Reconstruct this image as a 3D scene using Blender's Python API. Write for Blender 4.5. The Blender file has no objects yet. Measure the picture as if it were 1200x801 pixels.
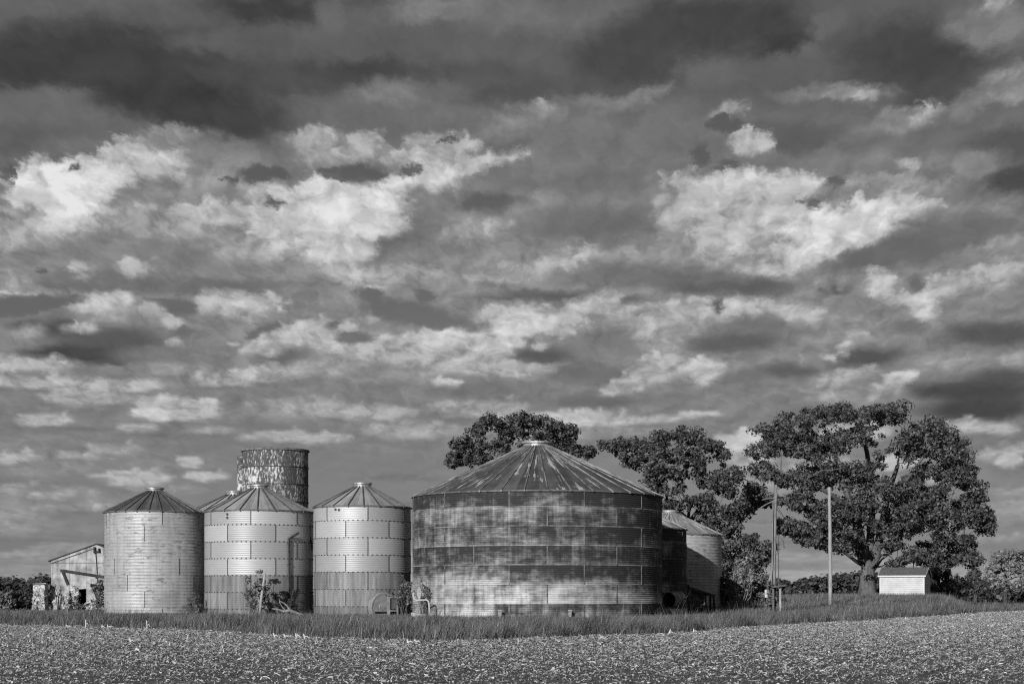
import bpy, math, random
import numpy as np
from mathutils import Vector, Matrix, noise as mnoise

random.seed(7)
RNG = np.random.default_rng(11)
SC = bpy.context.scene
COL = SC.collection
PI = math.pi
R = math.radians

# ------------------------------------------------------------------ camera
F_PX, CX, HY, CAMZ = 2000.0, 600.0, 696.0, 1.45      # focal length and horizon in photo pixels
cam = bpy.data.cameras.new('camera')
cam.sensor_width = 36.0
cam.lens = F_PX / 1200.0 * 36.0
cam.shift_y = (HY - 400.5) / 1200.0
cam.clip_end = 12000
camo = bpy.data.objects.new('camera', cam)
camo.location = (0, 0, CAMZ)
camo.rotation_euler = (R(90), 0, 0)
COL.objects.link(camo)
SC.camera = camo


def P(px, py, d):
    """a point of the place at distance d that is seen at photo pixel px, py"""
    return Vector(((px - CX) / F_PX * d, d, CAMZ + (HY - py) / F_PX * d))


def sstep(a, b, x):
    t = np.clip((np.asarray(x, float) - a) / (b - a), 0, 1)
    return t * t * (3 - 2 * t)


# ------------------------------------------------------------------ node helpers
class NT:
    def __init__(self, tree):
        self.t = tree
        self.n = tree.nodes
        self.l = tree.links

    def node(self, typ, **kw):
        nd = self.n.new(typ)
        for k, v in kw.items():
            setattr(nd, k, v)
        return nd

    def put(self, sock, v):
        if v is None:
            return
        if isinstance(v, (int, float)):
            if sock.type == 'RGBA':
                sock.default_value = (v, v, v, 1)
            elif sock.type == 'VECTOR':
                sock.default_value = (v, v, v)
            else:
                sock.default_value = v
        elif isinstance(v, (tuple, list)):
            sock.default_value = v
        else:
            self.l.new(v, sock)

    def m(self, op, a, b=None, c=None, clamp=False):
        nd = self.node('ShaderNodeMath', operation=op, use_clamp=clamp)
        for i, v in enumerate((a, b, c)):
            self.put(nd.inputs[i], v)
        return nd.outputs[0]

    def vm(self, op, a, b=None, c=None):
        nd = self.node('ShaderNodeVectorMath', operation=op)
        for i, v in enumerate((a, b, c)):
            self.put(nd.inputs[i], v)
        return nd.outputs[0]

    def xyz(self, v):
        nd = self.node('ShaderNodeSeparateXYZ')
        self.put(nd.inputs[0], v)
        return nd.outputs

    def vec(self, x, y, z=0.0):
        nd = self.node('ShaderNodeCombineXYZ')
        for i, v in enumerate((x, y, z)):
            self.put(nd.inputs[i], v)
        return nd.outputs[0]

    def noise(self, v, scale, detail=4.0, rough=0.5, dist=0.0, dim='3D', color=False, lac=2.0):
        nd = self.node('ShaderNodeTexNoise', noise_dimensions=dim)
        self.put(nd.inputs['Vector'], v)
        nd.inputs['Scale'].default_value = scale
        nd.inputs['Detail'].default_value = detail
        nd.inputs['Roughness'].default_value = rough
        nd.inputs['Lacunarity'].default_value = lac
        nd.inputs['Distortion'].default_value = dist
        return nd.outputs['Color' if color else 'Fac']

    def ss(self, x, a, b, lo=0.0, hi=1.0, kind='SMOOTHSTEP'):
        nd = self.node('ShaderNodeMapRange', interpolation_type=kind)
        self.put(nd.inputs[0], x)
        for i, v in enumerate((a, b, lo, hi)):
            self.put(nd.inputs[i + 1], v)
        return nd.outputs[0]

    def mix(self, f, a, b):
        """float mix"""
        nd = self.node('ShaderNodeMix', data_type='FLOAT')
        self.put(nd.inputs[0], f)
        self.put(nd.inputs[2], a)
        self.put(nd.inputs[3], b)
        return nd.outputs[0]


MATS = {}


def mat(name, fn=None, base=0.3, rough=0.8, metal=0.0, spec=0.3, bump=None):
    """fn(n) may return a dict with base / rough / bump / bump_d sockets or numbers"""
    if name in MATS:
        return MATS[name]
    m = bpy.data.materials.new(name)
    m.use_nodes = True
    n = NT(m.node_tree)
    b = n.n['Principled BSDF']
    d = {'base': base, 'rough': rough, 'metal': metal}
    if fn:
        d.update(fn(n) or {})
    n.put(b.inputs['Base Color'], d['base'])
    n.put(b.inputs['Roughness'], d['rough'])
    n.put(b.inputs['Metallic'], d['metal'])
    b.inputs['Specular IOR Level'].default_value = spec
    if d.get('bump') is not None:
        bn = n.node('ShaderNodeBump')
        bn.inputs['Strength'].default_value = d.get('bump_s', 0.5)
        bn.inputs['Distance'].default_value = d.get('bump_d', 0.02)
        n.put(bn.inputs['Height'], d['bump'])
        n.l.new(bn.outputs[0], b.inputs['Normal'])
    if d.get('translucent'):
        tr = n.node('ShaderNodeBsdfTranslucent')
        n.put(tr.inputs[0], d['base'])
        mx = n.node('ShaderNodeMixShader')
        mx.inputs[0].default_value = d['translucent']
        n.l.new(b.outputs[0], mx.inputs[1])
        n.l.new(tr.outputs[0], mx.inputs[2])
        n.l.new(mx.outputs[0], n.n['Material Output'].inputs[0])
    MATS[name] = m
    return m


def objco(n):
    return n.node('ShaderNodeTexCoord').outputs['Object']


def island(n):
    return n.node('ShaderNodeNewGeometry').outputs['Random Per Island']


# ------------------------------------------------------------------ mesh helpers
class MB:
    def __init__(self):
        self.v, self.f, self.mi = [], [], []
        self.slot = 0

    def add(self, vs, fs):
        o = len(self.v)
        self.v.extend([tuple(v) for v in vs])
        for f in fs:
            self.f.append(tuple(i + o for i in f))
            self.mi.append(self.slot)

    def box(self, c, size, M=None):
        x, y, z = (s / 2 for s in size)
        vs = [Vector((a, b, d)) for a in (-x, x) for b in (-y, y) for d in (-z, z)]
        if M is not None:
            vs = [M @ v for v in vs]
        c = Vector(c)
        self.add([v + c for v in vs], [(0, 1, 3, 2), (4, 6, 7, 5), (0, 4, 5, 1), (2, 3, 7, 6), (0, 2, 6, 4), (1, 5, 7, 3)])

    def bar(self, a, b, w, h, up=(0, 0, 1)):
        a, b = Vector(a), Vector(b)
        d = (b - a).normalized()
        s = d.cross(Vector(up))
        if s.length < 1e-4:
            s = d.cross(Vector((1, 0, 0)))
        s.normalize()
        u = s.cross(d)
        vs = []
        for p in (a, b):
            for i, j in ((-1, -1), (1, -1), (1, 1), (-1, 1)):
                vs.append(p + s * (i * w / 2) + u * (j * h / 2))
        self.add(vs, [(0, 3, 2, 1), (4, 5, 6, 7), (0, 1, 5, 4), (1, 2, 6, 5), (2, 3, 7, 6), (3, 0, 4, 7)])

    def tube(self, pts, rad, n=8, cap=True):
        pts = [Vector(p) for p in pts]
        if not isinstance(rad, (list, tuple)):
            rad = [rad] * len(pts)
        vs, fs = [], []
        ref = Vector((0.31, 0.93, 0.2)).normalized()
        for i, p in enumerate(pts):
            d = (pts[min(i + 1, len(pts) - 1)] - pts[max(i - 1, 0)])
            d = d.normalized() if d.length > 1e-9 else Vector((0, 0, 1))
            s = d.cross(ref)
            if s.length < 1e-3:
                s = d.cross(Vector((1, 0, 0)))
            s.normalize()
            u = s.cross(d)
            for k in range(n):
                a = 2 * PI * k / n
                vs.append(p + (s * math.cos(a) + u * math.sin(a)) * rad[i])
        for i in range(len(pts) - 1):
            for k in range(n):
                a, b = i * n + k, i * n + (k + 1) % n
                fs.append((a, b, b + n, a + n))
        if cap:
            fs.append(tuple(range(n - 1, -1, -1)))
            fs.append(tuple(range((len(pts) - 1) * n, len(pts) * n)))
        self.add(vs, fs)

    def lathe(self, prof, n=48, c=(0, 0, 0), a0=0.0, a1=2 * PI):
        """profile of (r, z) turned about z"""
        full = abs(a1 - a0 - 2 * PI) < 1e-6
        cols = n if full else n + 1
        vs, fs = [], []
        for r, z in prof:
            for k in range(cols):
                a = a0 + (a1 - a0) * k / n
                vs.append((c[0] + r * math.sin(a), c[1] - r * math.cos(a), c[2] + z))
        for i in range(len(prof) - 1):
            for k in range(n):
                k2 = (k + 1) % cols if full else k + 1
                fs.append((i * cols + k, i * cols + k2, (i + 1) * cols + k2, (i + 1) * cols + k))
        self.add(vs, fs)

    def build(self, name, mats, parent=None, loc=(0, 0, 0), smooth=False):
        # smooth: only the faces of the first material are shaded smooth
        me = bpy.data.meshes.new(name)
        me.from_pydata(self.v, [], self.f)
        if not isinstance(mats, (list, tuple)):
            mats = [mats]
        for m in mats:
            me.materials.append(m)
        me.polygons.foreach_set('material_index', self.mi)
        if smooth:
            me.polygons.foreach_set('use_smooth', [smooth == 'all' or m_ == 0 for m_ in self.mi])
        me.update()
        o = bpy.data.objects.new(name, me)
        o.location = loc
        if parent:
            o.parent = parent
        COL.objects.link(o)
        return o


def np_mesh(name, verts, nper, mats, parent=None, faces=None, loc=(0, 0, 0), smooth=False):
    """verts (N,3); either faces given as (M,k) index array, or every nper verts is one face"""
    me = bpy.data.meshes.new(name)
    verts = np.asarray(verts, np.float32)
    if faces is None:
        faces = np.arange(len(verts)).reshape(-1, nper)
    if not isinstance(faces, list):
        faces = [faces]
    loops = np.concatenate([f.ravel() for f in faces]).astype(np.int32)
    starts, tot = [], 0
    for f in faces:
        starts.append(tot + np.arange(len(f)) * f.shape[1])
        tot += f.size
    starts = np.concatenate(starts).astype(np.int32)
    me.vertices.add(len(verts))
    me.vertices.foreach_set('co', verts.ravel())
    me.loops.add(len(loops))
    me.loops.foreach_set('vertex_index', loops)
    me.polygons.add(len(starts))
    me.polygons.foreach_set('loop_start', starts)
    if smooth:
        me.polygons.foreach_set('use_smooth', np.ones(len(starts), bool))
    me.update(calc_edges=True)
    me.validate()
    for m in (mats if isinstance(mats, (list, tuple)) else [mats]):
        me.materials.append(m)
    o = bpy.data.objects.new(name, me)
    o.location = loc
    if parent:
        o.parent = parent
    COL.objects.link(o)
    return o


def thing(name, label, cat, loc=(0, 0, 0), rz=0.0, group=None):
    o = bpy.data.objects.new(name, None)
    o.empty_display_size = 0.3
    o.location = loc
    o.rotation_euler = (0, 0, rz)
    COL.objects.link(o)
    return tag(o, label, cat, group)


def tag(o, label=None, cat=None, group=None, kind=None):
    for k, v in (('label', label), ('category', cat), ('group', group), ('kind', kind)):
        if v:
            o[k] = v
    return o


# ------------------------------------------------------------------ daylight
SUN_AZ, SUN_EL = R(25), R(17.5)          # behind the camera's left shoulder, fairly low
to_sun = Vector((-math.sin(SUN_AZ) * math.cos(SUN_EL), -math.cos(SUN_AZ) * math.cos(SUN_EL), math.sin(SUN_EL)))
sun = bpy.data.lights.new('sun', 'SUN')
sun.energy = 4.8
sun.angle = R(0.5)
sun.color = (1.0, 1.0, 1.0)
suno = bpy.data.objects.new('sun', sun)
suno.rotation_euler = to_sun.to_track_quat('Z', 'Y').to_euler()
suno.location = (-60, -60, 60)
COL.objects.link(suno)

# cloud masses: x, y, half-width, half-height, tilt in degrees, tone (0..255) or -1 for a gap of clear sky
# (bearings and heights are turned into directions below; the sky lies at infinity)
CLOUDS = """
600 60 900 110 0 92;600 180 900 60 0 105;600 290 900 90 0 125;600 400 900 70 0 125;600 480 900 60 0 118;600 600 900 120 0 120;600 640 900 120 0 -0.85;600 706 1000 82 0 152
120 65 200 45 0 68;200 115 150 35 12 64;90 75 130 28 0 68;250 140 70 20 8 68;330 92 90 22 0 74;300 10 100 18 0 68
30 8 50 12 0 95;195 18 70 18 0 90;265 52 70 16 5 90;392 15 24 16 -35 98;40 118 75 16 0 100;100 152 70 14 0 96;20 160 50 20 0 92
440 5 35 12 0 80;515 12 70 16 0 114;610 20 80 25 0 106;480 92 230 26 3 80;440 58 60 20 0 90;420 82 70 15 0 74;560 92 90 12 0 86;740 66 80 36 0 74;700 8 80 14 0 100
465 112 60 18 0 116;520 108 40 15 0 100;450 150 60 16 0 102;622 138 50 18 -20 124;643 119 10 6 0 138;705 122 40 10 0 118;752 114 30 12 -20 126;690 150 70 20 0 108;800 150 40 30 0 106
850 28 110 35 0 70;920 50 38 14 0 64;966 22 24 16 -40 98;950 58 25 14 0 96;1075 60 100 45 0 72;1160 30 55 30 0 116;1167 3 20 7 0 150;1190 86 40 16 -20 126;925 78 60 12 0 92;830 88 40 18 0 98
985 106 75 10 0 124;1022 112 16 7 -20 152;1045 92 50 10 0 76;1095 108 50 16 -20 78;930 158 60 20 0 90;1060 138 50 12 -15 122;1087 129 18 9 -20 144;1140 122 40 14 -20 116;1192 100 25 14 -30 134
1180 170 60 18 0 86;1192 206 55 18 0 74;1000 190 60 20 0 114;1130 190 50 18 0 120;1050 215 60 12 0 142;1060 190 18 7 0 150
250 195 70 30 0 120;230 215 50 14 0 132;190 166 40 14 -10 140;142 182 34 16 -25 172;182 192 34 16 0 182;110 206 40 18 0 200;66 218 58 24 0 220;38 205 30 18 0 195;60 238 58 20 0 220
86 197 13 5 -15 -1;4 200 8 18 0 -1;365 165 32 13 0 152;372 186 30 12 0 142;310 205 34 12 0 -1;270 213 12 6 0 -1;396 206 18 10 0 -1;376 222 28 11 0 195;310 224 40 8 0 155
640 200 90 25 0 114;700 212 80 20 0 106;420 170 32 14 0 165;500 182 40 16 -10 152;545 165 20 10 0 170;510 206 34 14 0 192;580 183 32 7 -5 188;540 192 30 12 0 160;592 206 36 16 -10 108;450 222 30 12 -20 205;425 204 32 16 0 -1;482 200 18 9 -20 -1;525 167 24 4 -25 -1
860 131 22 9 -10 150;880 168 22 13 0 172;855 148 24 10 0 -1;824 184 14 16 20 -1;850 196 16 6 0 -1;850 214 80 13 0 184;920 215 50 14 0 190;975 213 13 5 0 -1
75 256 70 16 0 182;20 270 50 20 0 145;130 250 50 12 -10 126;200 262 60 16 0 146;232 250 26 14 0 172;262 250 30 14 0 180;170 286 70 16 0 120;230 292 80 16 0 114;300 290 60 16 0 142
360 252 62 26 0 198;340 276 50 18 0 182;392 292 40 18 0 188;392 240 40 26 0 202;322 240 22 5 -10 -1;60 300 60 14 0 122;100 330 90 12 0 108;250 336 110 10 0 104;160 312 16 10 15 180;98 316 14 8 0 156;55 318 9 4 0 -1;10 325 30 10 0 142
30 342 60 4 0 155;28 358 75 15 -3 -1;92 350 20 8 0 -1;200 358 46 11 3 -1;140 372 50 14 0 120;112 364 40 12 0 142;120 353 36 12 -5 186;60 384 50 12 0 82;62 370 20 8 -10 112;30 390 24 8 -10 134;130 402 80 22 0 88;95 383 22 6 0 158;85 415 70 10 0 72;142 420 44 8 0 72
254 350 24 11 0 174;178 360 20 7 0 148;200 373 18 7 20 172;300 358 46 13 0 176;350 366 50 12 0 122;382 346 50 12 0 126;310 389 32 7 -22 -1;390 381 20 9 0 -1;350 386 36 11 -15 188;335 396 30 10 0 176;325 416 34 13 0 98;392 396 30 12 0 166;300 406 34 10 0 152;250 400 36 14 0 120;215 388 12 8 0 -1;205 398 10 5 0 168
200 416 70 12 0 114;30 426 60 9 0 166;30 446 60 8 0 160;132 450 70 7 0 168;200 432 60 8 0 130;282 441 60 8 -4 168;332 434 40 9 0 150;392 430 46 10 0 150
430 248 40 32 -25 198;415 286 34 20 -30 184;455 278 56 22 -28 96;502 256 46 18 -15 112;570 236 34 14 0 94;560 270 42 10 -10 152;520 291 80 9 0 120;700 262 90 26 0 104;620 316 70 12 -12 152;668 304 34 10 -20 156
430 326 54 9 5 178;482 320 40 9 0 152;545 330 60 10 0 130;792 250 26 16 -10 152;760 286 40 14 -15 132;740 322 90 14 0 108;640 346 80 6 0 94;700 350 60 8 0 92
480 366 66 15 8 -1;538 384 46 10 8 -1;416 396 28 8 0 -1;430 346 22 8 0 -1;495 346 18 8 0 -1;405 379 10 5 0 170;434 371 10 5 0 145;612 371 46 15 0 188;690 356 36 11 -15 168;650 381 40 12 0 176;752 371 40 14 0 154;782 366 36 12 0 170;586 385 10 9 0 202
520 396 54 13 -3 194;450 406 50 12 -6 172;580 402 34 14 0 180;520 420 60 12 0 166;632 416 40 14 0 88;630 403 14 5 0 165;722 402 70 18 0 112;782 396 36 14 0 150;600 431 60 8 0 168;525 448 20 5 0 190;470 436 60 9 0 130;420 446 40 9 0 120;700 440 60 12 0 104;772 430 34 14 -12 168;732 453 30 8 -10 168;560 456 60 8 0 110
870 246 70 26 0 172;852 285 46 18 0 168;912 306 44 18 -10 170;990 266 60 24 -10 220;950 292 42 18 -10 192;1042 246 44 16 0 180;952 237 17 8 0 -1;1085 290 120 20 -12 98;1020 302 60 14 -8 100;1155 262 60 20 -10 108;1100 238 15 7 0 155;1176 240 22 9 0 124;1172 290 44 14 -20 132
850 330 95 12 2 104;860 337 80 8 0 92;870 356 40 10 0 172;828 366 36 12 0 168;840 360 13 10 -20 88;890 386 60 18 0 110;860 402 60 12 0 92;940 366 28 12 0 162;965 336 40 10 -20 132;976 337 22 7 0 92;1000 386 44 14 0 130;1030 326 18 10 0 172;1046 346 24 9 10 178;1082 357 17 18 0 184;1065 381 28 9 0 108
1110 336 36 12 -15 168;1160 321 50 13 -10 162;1150 356 60 18 0 120;1170 391 70 15 0 86;1075 329 9 9 0 -1;980 415 22 8 -25 174;1012 419 50 12 -5 84;920 436 44 8 0 92;820 431 24 13 0 194;872 441 40 8 0 110;1055 441 20 8 -10 182;1040 454 20 7 0 178;990 438 40 9 -8 152;1120 420 50 9 -5 132;1182 442 50 10 0 84;1184 420 18 7 0 144;1140 457 90 12 0 74
30 472 60 10 0 116;100 464 60 8 0 152;50 490 36 7 0 170;212 479 56 11 -2 184;190 469 36 7 0 152;160 501 30 6 0 152;260 500 60 10 0 114;350 476 60 10 0 142;310 512 36 6 0 160;370 514 46 5 0 168;430 482 60 9 0 152;480 502 60 9 0 146;560 476 60 9 0 150;660 491 80 11 0 172;700 472 60 7 0 102;762 491 50 4 -3 166
20 536 32 9 0 162;130 526 36 9 0 142;222 540 20 6 0 172;160 559 42 10 0 172;240 557 30 6 0 166;70 530 30 6 0 104;90 505 40 6 0 104;60 576 60 9 0 148;110 591 40 6 0 150;20 606 40 6 0 155;60 592 40 5 0 106;60 652 50 12 0 138;30 630 60 6 0 112
300 500 60 8 0 -0.62;270 525 70 14 0 -0.62;450 545 90 22 0 -0.62;430 600 120 30 0 -0.62;110 510 50 5 0 -0.62;780 520 70 16 0 -0.62;800 500 60 7 0 -0.62;820 484 28 4 -4 174;870 516 32 13 -12 190;880 536 30 12 -10 168;900 560 40 18 0 140;1000 460 60 10 0 140;1150 478 70 17 -3 72;1150 500 46 9 5 168;1150 512 30 6 0 118;1172 530 40 8 -10 152;1182 539 20 7 0 164;1120 540 40 10 0 -0.62;1182 596 34 12 0 142;1180 565 40 10 0 -0.62;1130 560 40 20 0 -1
960 640 90 9 2 120;930 662 90 6 0 126;1160 630 70 7 -2 132;1170 612 60 5 -2 128;1110 655 60 5 0 124;1185 575 30 6 -3 140
30 520 70 14 0 122;120 512 80 8 0 118;60 548 70 10 -2 126;190 545 60 7 -2 124;40 590 90 16 -2 128;150 588 70 9 0 126;40 620 90 12 0 124;60 655 100 10 -1 126;200 572 50 6 0 130;30 672 80 5 0 132
20 536 24 6 -3 165;100 530 40 5 -2 146;128 556 30 4 -2 165;170 560 34 5 -3 172;240 556 26 5 -2 168;222 541 18 5 -4 170;15 572 30 5 0 150;70 575 40 4 -2 150;25 604 30 5 0 158;105 592 34 5 -2 154;16 618 26 4 0 142;80 640 50 5 -2 138;30 650 40 4 0 142;90 660 30 3 0 140
250 503 40 4 0 140;330 508 34 5 0 150;380 516 40 4 0 160;300 540 40 4 0 118;420 520 50 5 -1 120;470 560 70 5 -1 112;500 590 60 4 0 114;410 640 60 5 0 118;540 620 50 4 0 118;860 640 50 5 0 122;900 612 40 5 -2 128
700 505 60 5 -2 128;640 510 60 5 0 140;560 505 50 6 0 128;820 505 30 3 -4 130;760 505 34 3 -3 134
1005 505 40 12 -6 172;1050 538 34 9 -10 184;1000 545 40 10 0 150;950 540 30 8 0 146;1090 560 26 6 0 150;1040 560 30 6 0 140
"""
NCOL, NSEG, NB, BR = 32, 8, 14, 10          # ramp stops, ramps along the horizon, height bands, rows per band
NROW = NB * BR + 1
AZ0, AZ1 = -0.30, 0.30
S0, S1, SK, SG = 0.0, 0.36, 0.10, 0.40


def sky_grid():
    """cloud masses laid out over bearing and height: tone and clear-air share"""
    rng = np.random.default_rng(3)
    cols = NSEG * (NCOL - 1) + 1
    az = np.linspace(AZ0, AZ1, cols)
    tt = np.linspace(0, 1, NROW)
    s = (S0 + SG) * ((S1 + SG) / (S0 + SG)) ** tt - SG
    A, S = np.meshgrid(az, s)
    X = CX + F_PX * np.tan(A)
    Y = HY - F_PX * S / np.cos(A)
    tone = np.full(A.shape, 100.0)
    gap = np.zeros(A.shape)
    puffs = []
    for it in CLOUDS.replace('\n', ';').split(';'):
        if not it.strip():
            continue
        x, y, rx, ry, ang, val = map(float, it.split())
        c, sn = math.cos(R(ang)), math.sin(R(ang))
        dx_, dy_ = X - x, Y - y
        u = (dx_ * c + dy_ * sn) / rx
        v = (-dx_ * sn + dy_ * c) / ry
        # bright heaps have a firmer top than foot
        vv = np.where(v < 0, v * 1.12, v * 0.72) if val >= 130 else v
        r = np.sqrt(u * u + vv * vv)
        big = rx > 300
        if val < 0:
            w = 1 - sstep(0.45, 1.35, r)
            gap = np.maximum(gap, w * -val)
        else:
            crisp = val >= 145 and y > 440
            w = (1 - sstep(0.68 if crisp else 0.45, 1.14 if crisp else 1.38, r)) * (0.9 if val >= 150 else 1.0)
            if val >= 150 and not big and rx > 12:
                # shaded foot of a sunlit heap
                rf = np.sqrt((u / .95) ** 2 + ((v - 1.0) / .62) ** 2)
                wf = (1 - sstep(0.35, 1.3, rf)) * 0.30
                tone = tone * (1 - wf) + max(88, val - 72) * wf
            tone = tone * (1 - w) + val * w
            gap = gap * (1 - 0.95 * w)
            if val >= 128 and not big and rx > 9:
                n = int(4 + rx * ry / 26.0)
                for i in range(n):
                    a_ = rng.uniform(0, 2 * PI)
                    q = math.sqrt(rng.random()) * 1.02
                    pu, pv = math.cos(a_) * q * rx, math.sin(a_) * q * ry
                    pr = ry * rng.uniform(.22, .62)
                    puffs.append((x + pu * c - pv * sn, y + pu * sn + pv * c, pr * rng.uniform(1.0, 1.7), pr, val + rng.normal(0, 7), ang))
    # heaped heads: each a dome lit from the upper left, lower ones in front
    puffs.sort(key=lambda p: p[1])
    for x, y, rx, ry, val, ang in puffs:
        m = (np.abs(X - x) < rx * 1.5) & (np.abs(Y - y) < ry * 1.5)
        if not m.any():
            continue
        u, v = (X[m] - x) / rx, (Y[m] - y) / ry
        r = np.sqrt(u * u + v * v)
        lit = np.clip((-0.45 * u - 0.9 * v), -1, 1)
        k = min(1.0, (val - 110) / 70.0)
        t = val + k * (30 * lit - 16)
        w = (1 - sstep(0.70, 1.12, r)) * np.clip(0.62 - 0.62 * v, 0, 1) * 0.85
        tone[m] = tone[m] * (1 - w) + t * w
    return tone / 255.0, np.clip(gap, 0, 1)


def finish_group():
    """turns layout and noise into the radiance of the sky"""
    g = bpy.data.node_groups.new('cloud_finish', 'ShaderNodeTree')
    for nm, ty in (('layout', 'NodeSocketColor'), ('detail', 'NodeSocketFloat'), ('ragged', 'NodeSocketFloat'), ('low', 'NodeSocketFloat'), ('clear', 'NodeSocketFloat'), ('gain', 'NodeSocketFloat')):
        g.interface.new_socket(nm, in_out='INPUT', socket_type=ty)
    g.interface.new_socket('radiance', in_out='OUTPUT', socket_type='NodeSocketFloat')
    n = NT(g)
    gi = n.node('NodeGroupInput').outputs
    go = n.node('NodeGroupOutput')
    sp = n.node('ShaderNodeSeparateColor')
    n.put(sp.inputs[0], gi[0])
    tone_s, gap_s = sp.outputs[0], sp.outputs[1]
    amp = n.m('MULTIPLY', n.ss(tone_s, 0.36, 0.68, 0.10, 1.0), gi[3])
    t = n.m('MULTIPLY_ADD', gi[1], amp, tone_s)
    t = n.m('MULTIPLY_ADD', n.m('SUBTRACT', t, 0.45), TONE_K, 0.45 + TONE_B)
    t = n.m('SUBTRACT', t, n.m('MULTIPLY', n.m('MAXIMUM', n.m('SUBTRACT', t, 0.68), 0.0), 0.35))
    t = n.m('MINIMUM', n.m('MAXIMUM', t, 0.20), 0.90)
    cloud = n.m('MULTIPLY', n.m('POWER', t, 2.2), 10.0)
    hole = n.m('ADD', gap_s, n.m('MULTIPLY', gi[2], n.m('MULTIPLY_ADD', gap_s, -0.5, 1.0)))
    a = n.ss(hole, 0.10, 0.95, 0.0, 0.93)
    out = n.mix(a, cloud, gi[4])
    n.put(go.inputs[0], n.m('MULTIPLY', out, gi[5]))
    return g


def block_group(sgm, band, tone, gap, fin):
    """one block of the sky: rows of colour ramps blended by height"""
    g = bpy.data.node_groups.new('cloud_block', 'ShaderNodeTree')
    for nm in ('azimuth', 'height', 'detail', 'ragged', 'low', 'clear', 'gain'):
        g.interface.new_socket(nm, in_out='INPUT', socket_type='NodeSocketFloat')
    g.interface.new_socket('background', in_out='OUTPUT', socket_type='NodeSocketShader')
    n = NT(g)
    gi = n.node('NodeGroupInput').outputs
    go = n.node('NodeGroupOutput')
    da = (AZ1 - AZ0) / NSEG
    tu = n.ss(gi[0], AZ0 + sgm * da, AZ0 + (sgm + 1) * da, 0.0, 1.0, 'LINEAR')
    acc = None
    for j in range(BR + 1):
        i = band * BR + j
        rp = n.node('ShaderNodeValToRGB')
        el = rp.color_ramp.elements
        for k in range(NCOL - 2):
            el.new((k + 1) / (NCOL - 1))
        for k in range(NCOL):
            c = sgm * (NCOL - 1) + k
            el[k].color = (tone[i, c], gap[i, c], 0, 1)
        n.put(rp.inputs[0], tu)
        if acc is None:
            acc = rp.outputs[0]
        else:
            mx = n.node('ShaderNodeMix', data_type='RGBA')
            n.put(mx.inputs[0], n.m('SUBTRACT', gi[1], float(i - 1), clamp=True))
            n.put(mx.inputs[6], acc)
            n.put(mx.inputs[7], rp.outputs[0])
            acc = mx.outputs[2]
    f = n.node('ShaderNodeGroup', node_tree=fin)
    n.put(f.inputs[0], acc)
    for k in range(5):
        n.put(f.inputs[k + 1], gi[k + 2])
    bg = n.node('ShaderNodeBackground')
    n.put(bg.inputs[0], f.outputs[0])
    bg.inputs[1].default_value = 0.1
    n.put(go.inputs[0], bg.outputs[0])
    return g


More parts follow.
